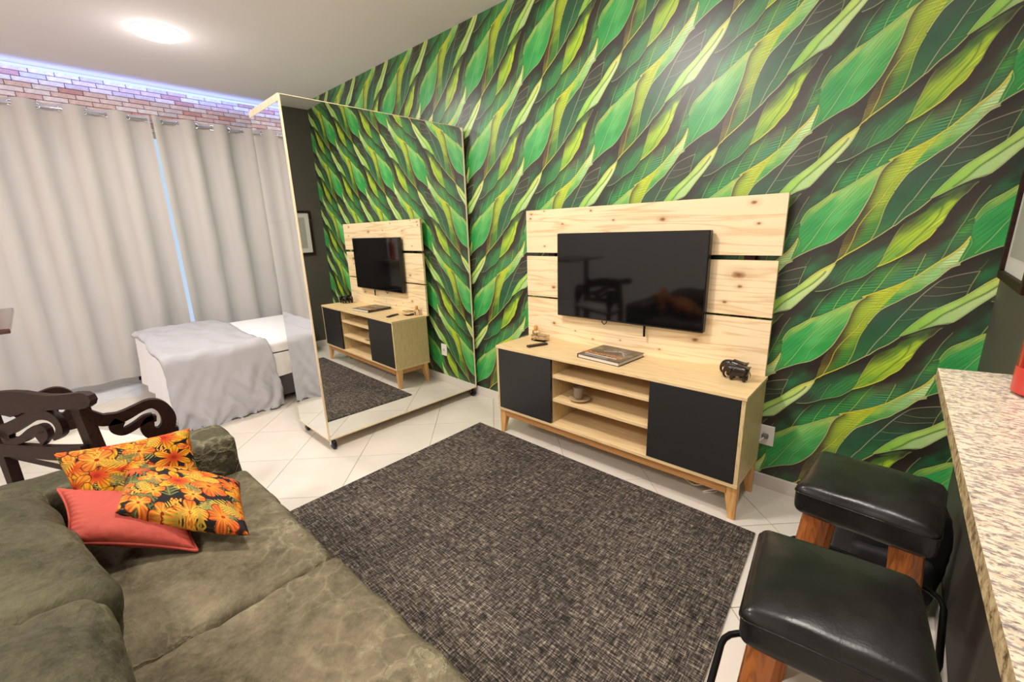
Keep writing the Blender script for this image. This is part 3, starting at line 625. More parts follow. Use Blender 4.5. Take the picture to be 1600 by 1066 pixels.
# ------------------------------------------------------------------ rolling mirror box
mb = thing('mirror_box', 'tall mirrored box on casters standing against the leaf wall', 'mirror cabinet', (-2.935, 1.768, 0), R(-1.44))
hx, hy = .250, .661; Z0, Z1 = .076, 2.172
obj('carcass', bx((-hx + .006, -hy + .006, Z0), (hx - .006, hy, Z1 - .004)), M['mirror_frame'], mb)
for i, (a, b) in enumerate(((Z0 + .010, .8315), (.8320, 1.5005), (1.5010, Z1 - .003))):
    obj('front_mirror', bx((hx - .006, -hy + .011, a), (hx - .001, hy - .012, b)), M['mirror'], mb)
    obj('end_mirror', bx((-hx + .012, -hy + .001, a), (hx - .012, -hy + .006, b)), M['mirror'], mb)
obj('corner_trim', bx((hx - .009, -hy - .001, Z0), (hx + .002, -hy + .010, Z1), .001), M['mirror_frame'], mb)
obj('corner_trim', bx((hx - .011, hy - .012, Z0), (hx + .002, hy, Z1), .001), M['mirror_frame'], mb)
obj('top_trim', bx((hx - .02, -hy, Z1 - .004), (hx + .001, hy, Z1), .001), M['mirror_frame'], mb)
obj('top_trim', bx((-hx, -hy - .001, Z1 - .038), (hx - .004, -hy + .012, Z1 + .001), .001), M['mirror_frame'], mb)
obj('bottom_trim', bx((hx - .02, -hy, Z0 - .002), (hx + .002, hy, Z0 + .010), .001), M['mirror_frame'], mb)
obj('bottom_trim', bx((-hx, -hy - .001, Z0 - .002), (hx, -hy + .012, Z0 + .010), .001), M['mirror_frame'], mb)
for sx in (-1, 1):
    for sy in (-1, 1):
        cx, cy = sx * (hx - .030), sy * (hy - .035)
        w = obj('caster', merge(*[([(x + cx, y + cy, z) for x, y, z in v], f) for v, f in (
            prism([(-.018, .075), (.018, .075), (.016, .034), (-.002, .034)], -.017, -.012, lambda s, d, z: (s, d, z)),
            prism([(-.018, .075), (.018, .075), (.016, .034), (-.002, .034)], .012, .017, lambda s, d, z: (s, d, z)),
            lathe([(.022, .071), (.022, .076)], 14))]), M['chrome'], mb)
        wl_ = lathe([(.010, -.010), (.033, -.010), (.036, -.006), (.036, .006), (.033, .010), (.010, .010)], 26)
        obj('wheel', ([(x, z2, y) for x, y, z2 in wl_[0]], wl_[1]), M['black_metal'], w, True, (cx + .012, cy, .0365))

# ------------------------------------------------------------------ tv panel and stand
X0, X1 = -2.015, -.452
pn = thing('tv_wall_panel', 'knotty pine board panel behind the television', 'wall panel', (0, 0, 0))
for a, b, xr in ((.640, .930, -.462), (.943, 1.222, -.462), (1.246, 1.530, -.452)):
    obj('board', bx((-2.03, 2.392, a), (xr, 2.412, b), .0012), M['pine'], pn)
for x in (-1.85, -1.24, -.62): obj('batten', bx((x, 2.412, .60), (x + .05, 2.4565, 1.50)), M['dark_wood'], pn)
FY, BY, ZB, ZT = 2.028, 2.392, .180, .645
st = thing('tv_stand', 'pale wood media console with black doors and open shelves', 'tv stand', (0, 0, 0))
th = .018
obj('top', bx((X0 - .002, FY - .004, ZT - th), (X1 + .004, BY, ZT), .001), M['oak_x'], st)
obj('bottom', bx((X0, FY, ZB), (X1, BY, ZB + th), .001), M['oak_x'], st)
for a in (X0, X1 - th): obj('side_panel', bx((a, FY, ZB + th), (a + th, BY, ZT - th), .001), M['oak_z'], st)
DL, DR = -1.548, -.908
for a in (DL - th, DR): obj('divider', bx((a, FY + .018, ZB + th), (a + th, BY - .01, ZT - th), .001), M['oak_z'], st)
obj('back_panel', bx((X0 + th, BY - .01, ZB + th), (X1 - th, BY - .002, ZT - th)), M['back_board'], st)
for z in (.346, .502): obj('shelf', bx((DL, FY + .016, z), (DR, BY - .01, z + .020), .001), M['oak_x'], st)
obj('door', bx((X0 + th + .002, FY - .002, ZB + .020), (DL - .001, FY + .016, ZT - th - .002), .001), M['black_door'], st)
obj('door', bx((DR + .001, FY - .002, ZB + .020), (X1 - th - .002, FY + .016, ZT - th - .002), .001), M['black_door'], st)
obj('front_rail', bx((X0 + .05, FY + .012, ZB - .045), (X1 - .05, FY + .034, ZB)), M['rail_wood'], st)
obj('rear_rail', bx((X0 + .05, BY - .06, ZB - .045), (X1 - .05, BY - .04, ZB)), M['rail_wood'], st)
for a in (X0 + .02, X1 - .04): obj('side_rail', bx((a, FY + .04, ZB - .045), (a + .02, BY - .05, ZB)), M['rail_wood'], st)
for sx, cx in ((-1, X0 + .03), (1, X1 - .03)):
    for sy, cy in ((-1, FY + .040), (1, BY - .045)):
        vs = []
        for z, hw, ox in ((ZB, .028, 0), (ZB - .045, .027, .002), (0, .014, .014)):
            for (dx, dy) in ((-1, -1), (1, -1), (1, 1), (-1, 1)): vs.append((cx + sx * ox + dx * hw, cy + sy * ox * .8 + dy * hw * .8, z))
        fs = [(0, 1, 2, 3), (11, 10, 9, 8)] + [(4 * l + k, 4 * l + 4 + k, 4 * l + 4 + (k + 1) % 4, 4 * l + (k + 1) % 4) for l in range(2) for k in range(4)]
        obj('leg', (vs, fs), M['leg_wood'], st)
tv = thing('television', 'flat black television mounted on the pine panel', 'television', (-1.243, 2.345, 1.105))
obj('casing', bx((-.478, -.012, -.268), (.478, .030, .268), .004), M['tv_bezel'], tv)
obj('screen', bx((-.471, -.0135, -.258), (.471, -.0115, .261)), M['tv_glass'], tv)
obj('wall_mount', bx((-.12, .030, -.1), (.12, .047, .1)), M['black_metal'], tv)
obj('cable', merge(tube([(.135, .02, -.262), (.135, .018, -.30), (.136, .018, -.338)], .007, 8)), M['black_metal'], tv, True)
obj('cable', tube([(-.150, .015, -.262), (-.148, .015, -.285), (-.133, .015, -.297), (-.118, .015, -.285), (-.112, .015, -.262)], .003, 8), M['black_metal'], tv, True)
# things on the stand
bk = thing('book', 'large hardback book with orange title lettering on a dark cover', 'book', (-1.252, 2.232, ZT), R(-5))
bw, bd = .292, .268
obj('pages', bx((-bw / 2 + .004, -bd / 2 + .004, .003), (bw / 2 - .006, bd / 2 - .004, .021)), plain('page_edges', 'd8cfc0', .8), bk)
cover = NT('book_cover', .35); n = cover.noise(cover.coords((1, 1, 1)), 14, 4, .6)
cover.color(cover.ramp(n, [(.35, srgb('2c231c')), (.5, srgb('4f4538')), (.66, srgb('7a705f'))]))
obj('cover', bx((-bw / 2, -bd / 2, .021), (bw / 2, bd / 2, .0245), .001), cover.m, bk); obj('cover', bx((-bw / 2, -bd / 2, 0), (bw / 2, bd / 2, .003), .001), M['black_metal'], bk)
obj('spine', bx((-bw / 2 - .002, -bd / 2, 0), (-bw / 2 + .003, bd / 2, .0245), .001), plain('dark_spine', '3a342c', .5), bk)
obj('cover_band', bx((-bw / 2 + .02, -bd / 2 + .045, .0245), (bw / 2 - .05, -bd / 2 + .054, .0248)), plain('white_print', 'e8e0d0', .5), bk)
obj('cover_band', bx((-bw / 2 + .035, -bd / 2 + .012, .0245), (bw / 2 - .09, -bd / 2 + .035, .0247)), plain('grey_print', '8a8a8c', .5), bk)
for q in ((-.02, .03, .5), (.05, .05, -.4), (.075, .02, -.9)):
    o = obj('cover_figure', bx((-.04, -.004, 0), (.04, .004, .0003)), plain('pale_print', 'b0aa9c', .5), bk); o.location = (q[0], q[1], .0245); o.rotation_euler = (0, 0, q[2])
def text(name, body, size, m, parent, loc, rot=(0, 0, 0), sx=1):
    cu = bpy.data.curves.new(name, 'FONT'); cu.body = body; cu.size = size; cu.extrude = .0002; cu.align_x = 'CENTER'; cu.resolution_u = 3
    tmp = bpy.data.objects.new(name, cu); C.objects.link(tmp); dg = bpy.context.evaluated_depsgraph_get(); me = bpy.data.meshes.new_from_object(tmp.evaluated_get(dg))
    bpy.data.objects.remove(tmp); me.materials.clear(); me.materials.append(m)
    o = link(bpy.data.objects.new(name, me), parent); o.location = loc; o.rotation_euler = rot; o.scale = (sx, 1, 1); return o
text('title', 'abnorrids', .074, plain('orange_print', 'e08a3c', .5), bk, (-.022, -bd / 2 + .062, .0248))
rm = thing('remote_control', 'small black remote control at the left end of the console', 'remote', (-1.772, 2.175, ZT), R(68))
obj('body', bx((-.075, -.017, 0), (.075, .017, .014), .005, 2), plain('dark_plastic', '2a1f1a', .4), rm, True)
for k in range(4):
    for j in (-1, 1): obj('button', lathe([(.0035, 0), (.003, .002)], 8), plain('grey_rubber', '6a625c', .6), rm, False, (-.045 + k * .022, j * .006, .014))
ab = thing('acrylic_box', 'small clear acrylic box beside the remote control', 'box', (-1.845, 2.300, ZT), R(4))
obj('body', bx((-.055, -.035, 0), (.055, .035, .038), .002), M['acrylic'], ab); obj('lid', bx((-.057, -.037, .0385), (.057, .037, .044), .001), M['acrylic'], ab)
gb = thing('reed_diffuser_bottle', 'tiny clear bottle with an amber wooden cap by the panel edge', 'bottle', (-1.925, 2.350, ZT))
obj('bottle', bx((-.02, -.02, 0), (.02, .02, .055), .004, 2), M['acrylic'], gb, True); obj('cap', lathe([(.012, .055), (.014, .060), (.014, .085), (.012, .09)], 16), plain('amber_wood', 'd09a4c', .5), gb, True)
obj('inner_label', bx((-.010, -.0206, .008), (.010, -.0202, .040)), plain('brown_label', '6a5236', .6), gb)
# elephants: two carved bodies on the right end
def skin(name, V, E_, rad, m, parent, sub=2, root=0):
    me = bpy.data.meshes.new(name); me.from_pydata(V, E_, []); me.materials.append(m)
    o = link(bpy.data.objects.new(name, me), parent); sm = o.modifiers.new('skin', 'SKIN'); me.skin_vertices.new() if not me.skin_vertices else None
    for i, r_ in enumerate(rad):
        sv = me.skin_vertices[0].data[i]; sv.radius = (r_, r_) if not isinstance(r_, tuple) else r_; sv.use_root = (i == root)
    sm.use_smooth_shade = True; ss = o.modifiers.new('sub', 'SUBSURF'); ss.levels = ss.render_levels = sub
    bpy.context.view_layer.update(); dg = bpy.context.evaluated_depsgraph_get(); me2 = bpy.data.meshes.new_from_object(o.evaluated_get(dg)); me2.name = name
    o.modifiers.clear(); o.data = me2; me2.polygons.foreach_set('use_smooth', [True] * len(me2.polygons)); return o
def elephant(label, loc, rz, k, grp):
    t = thing('elephant_figurine', label, 'figurine', loc, rz, grp)
    # faces -x; arched back, head low, trunk curving down and back to the front foot
    V = [(.040, 0, .056), (.022, 0, .062), (-.004, 0, .064), (-.026, 0, .063), (-.044, 0, .064), (-.056, 0, .055), (-.064, 0, .042), (-.066, 0, .028), (-.061, 0, .015), (-.050, 0, .008)]
    E_ = [(i, i + 1) for i in range(9)]
    rad = [.022, .028, .029, .022, .019, .014, .0085, .0065, .0055, .005]
    for (x, a) in ((-.020, 2), (.040, 0)):
        for s in (-1, 1):
            i = len(V); V += [(x, s * .014, .034), (x + .001, s * .015, .018), (x - .001, s * .015, .004)]; E_ += [(a, i), (i, i + 1), (i + 1, i + 2)]; rad += [.0135, .0105, .011]
    V = [tuple(c * k for c in v) for v in V]; rad = [q * k for q in rad]
    skin('body', V, E_, rad, M['figurine'], t, 2, 1)
    for s in (-1, 1):
        e = block((.024 * k, .006 * k, .032 * k), .0025 * k, 6, 2, 6); o = obj('ear', e, M['figurine'], t, True, (-.032 * k, s * .0215 * k, .057 * k)); o.rotation_euler = (0, R(12), s * R(14))
    obj('tail', tube([(.060 * k, 0, .056 * k), (.064 * k, 0, .040 * k), (.062 * k, 0, .028 * k)], .002 * k, 6), M['figurine'], t, True)
elephant('carved ebony elephant, the rear one of the pair on the console', (-.585, 2.300, ZT - .002), R(-8), 1.02, None)
elephant('carved ebony elephant in front of its larger twin, nearer the console edge', (-.556, 2.243, ZT - .002), R(-2), .96, None)
# cup and saucer on the shelf
cp = thing('cup', 'small grey-beige cup on the middle shelf of the console', 'cup', (-1.405, 2.12, .366 + .012))
obj('bowl', lathe([(.004, .002), (.021, .0), (.025, .006), (.030, .035), (.033, .074), (.030, .075), (.027, .036), (.020, .008), (.003, .006)], 28), plain('stoneware', '8c7c68', .5), cp, True)
sc = thing('saucer', 'pale shallow saucer under the beige cup', 'saucer', (-1.395, 2.12, .366))
obj('dish', lathe([(.004, .001), (.035, .001), (.040, .003), (.064, .016), (.067, .017), (.066, .019), (.040, .009), (.004, .008)], 30), plain('pale_stoneware', 'b8a07a', .45), sc, True)
# outlets
def outlet(x, z, label, plugs):
    t = thing('wall_outlet', label, 'outlet', (x, YW, z)); obj('plate', bx((-.042, -.009, -.056), (.042, -.0005, .056), .003, 2), M['cream_plastic'], t)
    obj('socket', lathe([(.019, 0), (.017, .003)], 6), plain('socket_recess', 'c8c2ba', .5), t).rotation_euler = (R(90), 0, 0); t.children[-1].location = (0, -.009, 0)
    if plugs:
        obj('plug', bx((-.014, -.034, -.010), (.014, -.009, .010), .004, 2), plain('grey_plug', '6c6864', .5), t, True, (.004, 0, 0))
        obj('cable', tube([tuple(p) for p in catmull([(0, -.034, -.004), (-.02, -.04, -.03), (-.045, -.03, -.07), (-.08, -.02, -.13), (-.10, -.02, -.20), (-.14, -.02, -.27)], 4)], .0035, 8), M['cream_plastic'], t, True)
outlet(-.440, .302, 'white wall outlet with a plug at the right end of the console', True)
outlet(-2.182, .325, 'white wall outlet between the mirror box and the console', False)
cb = thing('cable_bundle', 'tangle of thin wires on the floor under the console', 'cables', (-.62, 2.24, .004))
obj('wire', tube([tuple(p) for p in catmull([(-.16, .02, 0), (-.08, -.03, .01), (0, .02, .03), (.03, -.02, .01), (-.03, -.05, 0), (.05, -.02, .04), (.07, .1, .02)], 5)], .004, 7), M['cream_plastic'], cb, True)

# ------------------------------------------------------------------ rug
rv = [(-2.226, 2.036), (-.350, 2.004), (-.245, .50), (-2.222, .50)]
o = obj('rug', ([(x, y, .0005) for x, y in rv] + [(x, y, .009) for x, y in rv], [(0, 1, 2, 3), (7, 6, 5, 4), (0, 4, 5, 1), (1, 5, 6, 2), (2, 6, 7, 3), (3, 7, 4, 0)]), M['rug'])
tag(o, 'flat charcoal woven rug in front of the sofa', 'rug')

# ------------------------------------------------------------------ sofa
sf = thing('sofa', 'olive canvas two-seat sofa with loose seat and back cushions', 'sofa', (0, 0, 0))
obj('base', block((2.02, .86, .20), .03, 24, 12, 4, 0, .006, 6, 2), M['sofa'], sf, True, (-1.19, -.005, .165))
for x in (-2.05, -.33):
    for y in (-.36, .36): obj('foot', lathe([(.025, .0), (.03, .07)], 14), M['dark_wood'], sf, True, (x, y, 0))
for cx, w, sd, zz, yy in ((-1.593, .805, 1, .350, .060), (-.832, .715, 5, .357, .072)):
    obj('seat_cushion', block((w, .78, .20), .030, 70, 68, 8, .012, .013, 4.5, sd, .004), M['sofa'], sf, True, (cx, yy, zz))
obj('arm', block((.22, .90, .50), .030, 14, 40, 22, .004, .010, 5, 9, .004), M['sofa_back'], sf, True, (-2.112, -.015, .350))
obj('arm', block((.22, .90, .46), .04, 14, 40, 22, .006, .012, 5, 4, .004), M['sofa'], sf, True, (-.372, -.015, .305))
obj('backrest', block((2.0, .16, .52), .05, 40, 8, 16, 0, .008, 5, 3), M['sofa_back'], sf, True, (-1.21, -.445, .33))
for cx, cy, w, h, sd, tilt, yaw in ((-1.585, -.215, .80, .235, 11, -10, 9), (-.775, -.165, .78, .27, 14, -10, 3)):
    mt = Matrix.Rotation(R(yaw), 4, 'Z') @ Matrix.Rotation(R(tilt), 4, 'X')
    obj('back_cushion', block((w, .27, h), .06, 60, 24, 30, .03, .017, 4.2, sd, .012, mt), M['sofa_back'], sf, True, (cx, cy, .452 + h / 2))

# ------------------------------------------------------------------ throw pillows
def pillow_mesh(c, th_, n=30, pinch=.10, seed=0, amp=.006, up=None, gather=.25):
    a, b, cc, d = [Vector(q) for q in c]       # TL, TR, BR, BL
    nrm = (b - a).cross(d - a).normalized()
    if up is not None and nrm.dot(Vector(up)) < 0: nrm = -nrm
    cen = (a + b + cc + d) / 4; vs, fs = [], []; uv = []
    for s in (1, -1):
        for j in range(n + 1):
            for i in range(n + 1):
                u, v = -1 + 2 * i / n, -1 + 2 * j / n
                uu = u * (1 - pinch * (1 - v * v) * abs(u) ** 3); vv = v * (1 - pinch * (1 - u * u) * abs(v) ** 3)
                p = (a * (1 - uu) * (1 + vv) + b * (1 + uu) * (1 + vv) + cc * (1 + uu) * (1 - vv) + d * (1 - uu) * (1 - vv)) / 4
                h = (max(0, (1 - u ** 2)) * max(0, 1 - v ** 2)) ** .42
                edge = 1 - max(abs(u), abs(v))
                w = amp * (noise.noise(p * 16 + Vector((seed, 0, s))) + .6 * noise.noise(p * 34 + Vector((seed, 0, s)))) * min(1, edge * 6)
                al = (u if abs(v) > abs(u) else v); w += amp * gather * math.sin(al * 38 + 3 * noise.noise(p * 9)) * math.exp(-edge * 7) * min(1, edge * 14)
                p = p + nrm * s * (th_ / 2 * h) + nrm * w
                vs.append(tuple(p - cen)); uv.append(((u + 1) / 2, (v + 1) / 2))
    m = (n + 1) ** 2
    for j in range(n):
        for i in range(n):
            q = j * (n + 1) + i; fs.append((q, q + 1, q + n + 2, q + n + 1)); fs.append((m + q, m + q + n + 1, m + q + n + 2, m + q + 1))
    border = [vs[i] for i in range(n + 1)] + [vs[j * (n + 1) + n] for j in range(1, n + 1)] + [vs[n * (n + 1) + i] for i in range(n - 1, -1, -1)] + [vs[j * (n + 1)] for j in range(n - 1, 0, -1)]
    return vs, fs, uv, cen, border
def pillow(label, c, th_, m, seed, piping=None, up=None, pinch=.10, amp=.006):
    vs, fs, uv, cen, border = pillow_mesh(c, th_, 56, pinch, seed, amp, up, .8 if piping else .3)
    t = thing('throw_pillow', label, 'pillow', tuple(cen))
    o = obj('cover', (vs, fs), m, t, True)
    l = o.data.uv_layers.new(name='cloth')
    for lp in o.data.loops: l.data[lp.index].uv = uv[lp.vertex_index]
    bm = bmesh.new(); bm.from_mesh(o.data); bmesh.ops.remove_doubles(bm, verts=bm.verts, dist=1e-5); bmesh.ops.recalc_face_normals(bm, faces=bm.faces); bm.to_mesh(o.data); bm.free()
    if piping: obj('piping', tube(border, .0045, 7, True), piping, t, True)
    return t
def paint_floral(S, seed):
    rg = np.random.default_rng(seed); im = np.zeros((S, S, 3)); im[:] = (.10, .095, .085)
    ys, xs = np.mgrid[0:S, 0:S]; xs = (xs + .5) / S; ys = (ys + .5) / S
    def put(mask, col): im[:] = im * (1 - mask[..., None]) + np.array(col) * mask[..., None] if np.ndim(col) == 1 else im * (1 - mask[..., None]) + col * mask[..., None]
    def ss(x, w=.004): return np.clip(x / w + .5, 0, 1)
    def frond(cx, cy, a, L, col):
        dx, dy = xs - cx, ys - cy; u = dx * np.cos(a) + dy * np.sin(a); v = -dx * np.sin(a) + dy * np.cos(a)
        t = u / L; w = L * .34 * np.sqrt(np.clip(t * (1 - t) * 4, 0, 1)) * (.55 + .45 * np.cos((t * 7 - np.abs(v) / L * 5) * 2 * np.pi))
        m = ss(w - np.abs(v)) * (t > 0) * (t < 1); sh = .75 + .35 * (np.abs(v) / (L * .3)); put(m, np.array(col)[None, None] * np.clip(sh, 0, 1.2)[..., None])
        put(ss(.002 - np.abs(v)) * (t > 0) * (t < .95), (.62, .60, .30))
    def flower(cx, cy, r_, n, rot, c0, c1, sharp=.5):
        dx, dy = xs - cx, ys - cy; rr = np.hypot(dx, dy); th = np.arctan2(dy, dx) + rot; p = np.abs(np.cos(th * n / 2))
        rad = r_ * (.30 + .70 * p ** sharp); m = ss(rad - rr); k = np.clip(rr / r_, 0, 1)[..., None]
        k = np.clip(k * 1.5 - .15, 0, 1); col = np.array(c0) * (1 - k) + np.array(c1) * k; st = (.82 + .18 * np.cos(th * n * 4))[..., None]; put(ss(rad + .008 - rr), (.30, .08, .03)); put(m, col * st)
        put(ss(r_ * .12 - rr), (.55, .12, .05)); put(m * ss(.0025 - np.abs(np.sin(th * n / 2)) * 0 - np.abs(p - 1) * rr * 3) * .5, (.75, .30, .05))
    for _ in range(46):
        frond(rg.random() * 1.2 - .1, rg.random() * 1.2 - .1, rg.random() * 6.28, .20 + .14 * rg.random(), [(.44, .45, .24), (.36, .38, .20), (.58, .56, .32), (.80, .66, .22)][rg.integers(4)])
    pts = []
    for _ in range(500):
        q = rg.random(2) * 1.1 - .05
        if all(np.hypot(*(q - p)) > .185 for p in pts): pts.append(q)
    for k, q in enumerate(pts):
        kind = rg.integers(5); s_ = .8 + .45 * rg.random(); rt = rg.random() * 6
        if kind == 0: flower(q[0], q[1], .19 * s_, 6, rt, (.82, .20, .08), (1.0, .74, .14), 1.25)
        elif kind == 1: flower(q[0], q[1], .14 * s_, 5, rt, (.98, .66, .20), (.93, .42, .15), .45)
        elif kind == 2: flower(q[0], q[1], .13 * s_, 8, rt, (.93, .50, .22), (.84, .27, .15), 1.5)
        elif kind == 3: flower(q[0], q[1], .15 * s_, 5, rt, (.86, .30, .10), (.98, .62, .18), .8)
        else: flower(q[0], q[1], .12 * s_, 4, rt, (.99, .80, .30), (.95, .50, .16), .7)
    for _ in range(14):
        frond(rg.random(), rg.random(), rg.random() * 6.28, .15 + .08 * rg.random(), [(.50, .50, .28), (.86, .70, .24)][rg.integers(2)])
    for _ in range(10):
        q0 = rg.random(2)
        for _k in range(14):
            q = q0 + rg.normal(size=2) * .022; dx, dy = xs - q[0], ys - q[1]; put(ss(.0085 - np.hypot(dx, dy)), (.93, .50, .14)); put(ss(.004 - np.hypot(dx, dy)), (.99, .78, .34))
    return np.clip(im, 0, 1)
def floral(name, seed):
    t = NT(name, .75, 0, .2); tx = t.n('TexImage', image=image_from(name, paint_floral(448, seed)), interpolation='Cubic'); uv = t.n('UVMap', uv_map='cloth'); t.l(uv.outputs[0], tx.inputs['Vector'])
    t.color(tx.outputs['Color']); t.bump(t.noise(t.coords((1, 1, 1)), 16, 3), .25, .01); return t.m
pillow('floral orange pillow on black, standing against the sofa arm', [(-2.00, -.075, .735), (-1.965, .285, .700), (-1.885, .285, .465), (-1.87, -.06, .47)], .11, floral('floral_print_a', 5), 1, None, (1, 0, .4), .07)
pillow('coral red pillow with piping, lying under the front floral pillow', [(-1.885, -.085, .655), (-1.70, .20, .56), (-1.495, .168, .475), (-1.672, -.095, .572)], .10, M['red_cloth'], 2, M['red_cloth'], (.3, 0, 1), .12, .004)
pillow('floral orange pillow on black, in front, lying over the red pillow', [(-1.945, .085, .642), (-1.655, .345, .560), (-1.400, .288, .506), (-1.655, .020, .618)], .12, floral('floral_print_b', 12), 3, None, (.3, 0, 1), .04)
pillow('coral red pillow at the near end of the sofa, only a corner in view', [(-.925, .098, .475), (-.62, .12, .48), (-.60, -.10, .70), (-.90, -.12, .68)], .10, M['red_cloth'], 4, M['red_cloth'], (0, .5, 1), .08, .004)

# ------------------------------------------------------------------ carved chair
ch = thing('armchair', 'dark carved wooden armchair with scrolled back and arms behind the sofa', 'chair', (-2.5, .014, 0))
bdir = Vector((.9, .42)).normalized(); bn = Vector((-bdir.y, bdir.x))
pb = lambda s, d, z: (bdir.x * s + bn.x * d, bdir.y * s + bn.y * d, z)
pa = lambda s, d, z: (d, s, z)
rail = [(-.727, .733), (-.582, .758), (-.521, .771), (-.444, .782), (-.371, .79), (-.284, .795), (-.203, .793), (-.123, .793), (-.042, .8), (.024, .811), (.088, .822), (.133, .825), (.160, .817), (.169, .797), (.153, .775), (.121, .759), (.073, .749), (.034, .746), (-.038, .738), (-.121, .727), (-.175, .713), (-.213, .702), (-.272, .699), (-.333, .694), (-.373, .683), (-.416, .665), (-.45, .668), (-.494, .668), (-.543, .66), (-.589, .643), (-.651, .631), (-.735, .632)]
obj('top_rail', prism(rail, -.038, -.012, pb), M['dark_wood'], ch)
s1 = [(-.70, .555, .04), (-.66, .557, .05), (-.63, .566, .055), (-.569, .576, .058), (-.497, .593, .057), (-.399, .631, .051), (-.303, .67, .045), (-.235, .69, .044), (-.174, .697, .045), (-.13, .687, .047), (-.107, .667, .05), (-.103, .637, .047), (-.129, .608, .029), (-.164, .584, .012)]
s2_ = [(-.504, .58, .049), (-.534, .546, .058), (-.511, .53, .046), (-.453, .539, .032), (-.388, .563, .035), (-.32, .598, .038), (-.258, .623, .038), (-.216, .624, .041), (-.217, .604, .045), (-.251, .583, .053), (-.276, .565, .053)]
obj('back_splat', merge(band(s1, -.034, -.010, pb), band(s2_, -.034, -.010, pb)), M['dark_wood'], ch)
low = [(-.70, .475, .07), (-.587, .490, .067), (-.48, .502, .061), (-.384, .510, .061), (-.253, .520, .064), (-.119, .535, .065), (.015, .555, .063)]
obj('lower_rail', band([(a, b - .012, c) for a, b, c in low], -.036, -.008, pb), M['dark_wood'], ch)
obj('post', band([(-.008, .792, .055), (-.012, .713, .058), (.004, .60, .06), (.022, .50, .060), (.03, .40, .058), (.03, .2, .05), (.02, .0, .042)], -.008, .034, pb), M['dark_wood'], ch)
obj('post', band([(-.70, .76, .055), (-.70, .60, .058), (-.69, .45, .06), (-.69, .2, .05), (-.69, .0, .042)], -.008, .034, pb), M['dark_wood'], ch)
arm1 = [(.011, .716, .034), (.03, .685, .048), (.056, .661, .05), (.078, .655, .052), (.109, .651, .05), (.143, .658, .046), (.183, .672, .041), (.22, .681, .041), (.248, .672, .045), (.27, .642, .05), (.28, .599, .054), (.272, .559, .055), (.245, .532, .056), (.218, .535, .056), (.2, .555, .052), (.199, .583, .050), (.214, .607, .040), (.236, .606, .026)]
arm2 = [(.115, .64, .041), (.101, .625, .048), (.097, .606, .047), (.113, .584, .032), (.138, .588, .031), (.17, .602, .031), (.199, .616, .035), (.225, .617, .031)]
def arm(off, ox, oy):
    P_ = lambda s, d, z: (d + ox, s + oy, z)
    obj('armrest', merge(band(arm1, -.016, .016, P_), band(arm2, -.016, .016, P_), prism([(.262, .520), (.305, .520), (.305, .540), (.262, .545)], -.018, .018, P_)), M['dark_wood'], ch)
    obj('leg', band([(.255, .52, .045), (.26, .40, .045), (.262, .2, .042), (.255, 0, .035)], -.02, .02, P_, 2), M['dark_wood'], ch)
arm(0, 0, 0); arm(0, -.63, -.29)
seatv = [(.01, .0), (.01, .29), (-.64, -.01), (-.64, -.29)]
obj('seat', merge(([(x, y, .405) for x, y in seatv] + [(x, y, .435) for x, y in seatv], [(3, 2, 1, 0), (4, 5, 6, 7)] + [(k, (k + 1) % 4, 4 + (k + 1) % 4, 4 + k) for k in range(4)])), M['dark_wood'], ch)
obj('seat_pad', merge(([(x * .98 - .006, y, .4355) for x, y in seatv] + [(x * .97 - .01, y, .465) for x, y in seatv], [(3, 2, 1, 0), (4, 5, 6, 7)] + [(k, (k + 1) % 4, 4 + (k + 1) % 4, 4 + k) for k in range(4)])), M['seat_cloth'], ch)
# high table by the curtains, only its corner in view
tb = thing('high_table', 'dark wooden high table at the left edge, only a corner in view', 'table', (-3.9, -.52, 0))
obj('tabletop', bx((-.56, -.5, .972), (.57, .385, .998), .003), wood('table_wood', '5a4038', '402a24', 0, 1, .15), tb)
for x in (-.4, .4): obj('leg', bx((x - .025, -.3, 0), (x + .025, -.25, .972)), M['dark_wood'], tb)

# ------------------------------------------------------------------ bar stools
def stool(loc, rz, label, w, d, zs):
    t = thing('bar_stool', label, 'stool', loc, rz, 'black leather bar stools under the granite counter')
    obj('seat', block((w, d, .085), .020, 34, 32, 10, .018, .0025, 9, loc[1], .003), M['leather'], t, True, (0, 0, zs - .0475))
    hw, hd = w / 2 + .0015, d / 2 + .0015; r_ = .016; pts = []
    for cx, cy, a0 in ((hw - r_, hd - r_, 0), (-hw + r_, hd - r_, 90), (-hw + r_, -hd + r_, 180), (hw - r_, -hd + r_, 270)):
        for k in range(5): a = R(a0 + k * 22.5); pts.append((cx + r_ * math.cos(a), cy + r_ * math.sin(a), zs - .025))
    obj('seam', tube(pts, .0018, 6, True), M['leather'], t, True)
    for sx in (-1, 1):
        for sy in (-1, 1):
            vs = []
            for z, q in ((zs - .085, 0), (.0, .045)):
                cx, cy = sx * (w / 2 - .055 + q), sy * (d / 2 - .050 + q)
                for k in range(8):
                    a = math.pi / 8 + k * math.pi / 4; vs.append((cx + .036 * math.cos(a), cy + .036 * math.sin(a), z))
            fs = [tuple(range(8))[::-1], tuple(range(8, 16))] + [(k, (k + 1) % 8, 8 + (k + 1) % 8, 8 + k) for k in range(8)]
            obj('leg', (vs, [f[::-1] for f in fs]), M['stool_wood'], t)
    ring = []
    for cx, cy, a0 in ((.125, .115, 0), (-.125, .115, 90), (-.125, -.115, 180), (.125, -.115, 270)):
        for k in range(6): a = R(a0 + k * 18); ring.append((cx + .075 * math.cos(a), cy + .075 * math.sin(a), .30))
    obj('footrest', tube(ring, .0085, 8, True), M['black_metal'], t, True)
stool((-.018, .952, 0), R(6), 'black leather bar stool with wooden legs, the nearer one', .290, .300, .68)
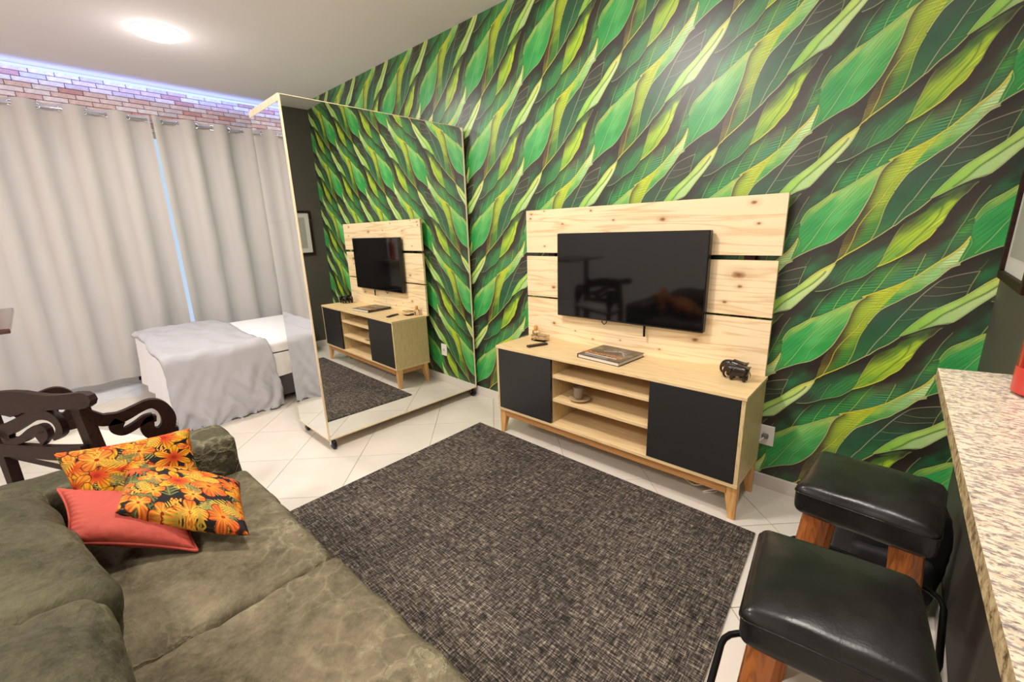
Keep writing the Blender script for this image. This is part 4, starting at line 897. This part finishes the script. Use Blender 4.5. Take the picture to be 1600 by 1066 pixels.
stool((.010, 1.470, 0), R(-4), 'black leather bar stool with wooden legs, the farther one by the leaf wall', .300, .290, .68)

# ------------------------------------------------------------------ counter
ct = thing('bar_counter', 'speckled granite bar counter with a rough edge', 'counter', (0, 0, 0))
slab = [(.086, 1.412), (XD - .001, 1.452), (XD - .001, 1.33), (.62, 1.33), (.62, -.35), (.112, -.35), (.108, .45), (.102, .67)]
n = len(slab); vs = [(x, y, 1.05) for x, y in slab] + [(x, y, 1.022) for x, y in slab]
top = obj('slab', (vs, [tuple(range(n))[::-1], tuple(range(n, 2 * n))] + [(k, (k + 1) % n, n + (k + 1) % n, n + k) for k in range(n)]), M['granite'], ct)
bm = bmesh.new(); bm.from_mesh(top.data); bmesh.ops.recalc_face_normals(bm, faces=bm.faces); bm.to_mesh(top.data); bm.free()
top.data.materials.append(M['granite_edge'])
for p in top.data.polygons:
    if abs(p.normal.z) < .5: p.material_index = 1
obj('support', bx((.50, -.30, 0), (.60, 1.28, 1.022)), M['wall_white'], ct)
bt = thing('red_bottle', 'shiny red bottle standing on the granite counter', 'bottle', (.233, 1.288, 1.05))
obj('body', lathe([(.004, .0015), (.036, 0), (.042, .004), (.044, .02), (.0445, .16), (.0445, .20), (.040, .225), (.022, .255), (.016, .275), (.016, .30)], 36), M['stone_red'], bt, True)
obj('base_band', lathe([(.0446, .006), (.0452, .012), (.0452, .052), (.0447, .058)], 36, False), plain('pale_red_band', 'b83a30', .3), bt, True)
obj('cap', lathe([(.017, .30), (.018, .302), (.018, .33), (.016, .334)], 20), plain('red_cap', '8a1614', .4), bt, True)
# framed picture on the charcoal wall
pf = thing('picture_frame', 'black framed picture on the charcoal wall above the counter', 'picture', (XD - .001, 2.06, 1.45))
fw, fh, fb = .25, .265, .028
for nm, lo, hi in (('frame_rail', (-.024, -fw, -fh), (0, fw, -fh + fb)), ('frame_rail', (-.024, -fw, fh - fb), (0, fw, fh)), ('frame_stile', (-.024, -fw, -fh + fb), (0, -fw + fb, fh - fb)), ('frame_stile', (-.024, fw - fb, -fh + fb), (0, fw, fh - fb))):
    obj(nm, bx(lo, hi, .002), M['dark_wood'], pf)
obj('mat', bx((-.012, -fw + fb, -fh + fb), (-.004, fw - fb, fh - fb)), plain('pale_mat', 'c6c4bc', .7), pf)
obj('print', bx((-.0135, -fw + .08, -fh + .08), (-.0125, fw - .08, fh - .08)), plain('grey_print_sheet', '9a978e', .7), pf)
# bag behind the farther stool
bg_ = thing('backpack', 'black backpack on the floor between the far stool and the leaf wall', 'bag', (.085, 1.96, 0), R(8))
obj('body', block((.28, .20, .44), .055, 18, 14, 22, .01, .012, 7, 6, .02), M['bag'], bg_, True, (0, 0, .222))
obj('front_pocket', block((.22, .06, .22), .025, 12, 6, 12, 0, .006, 9, 2, .008), M['bag'], bg_, True, (0, -.115, .15))
obj('handle', tube([tuple(p) for p in catmull([(.03, .03, .43), (.035, .03, .475), (.065, .03, .49), (.10, .03, .475), (.115, .03, .42)], 5)], .008, 8), M['bag'], bg_, True)
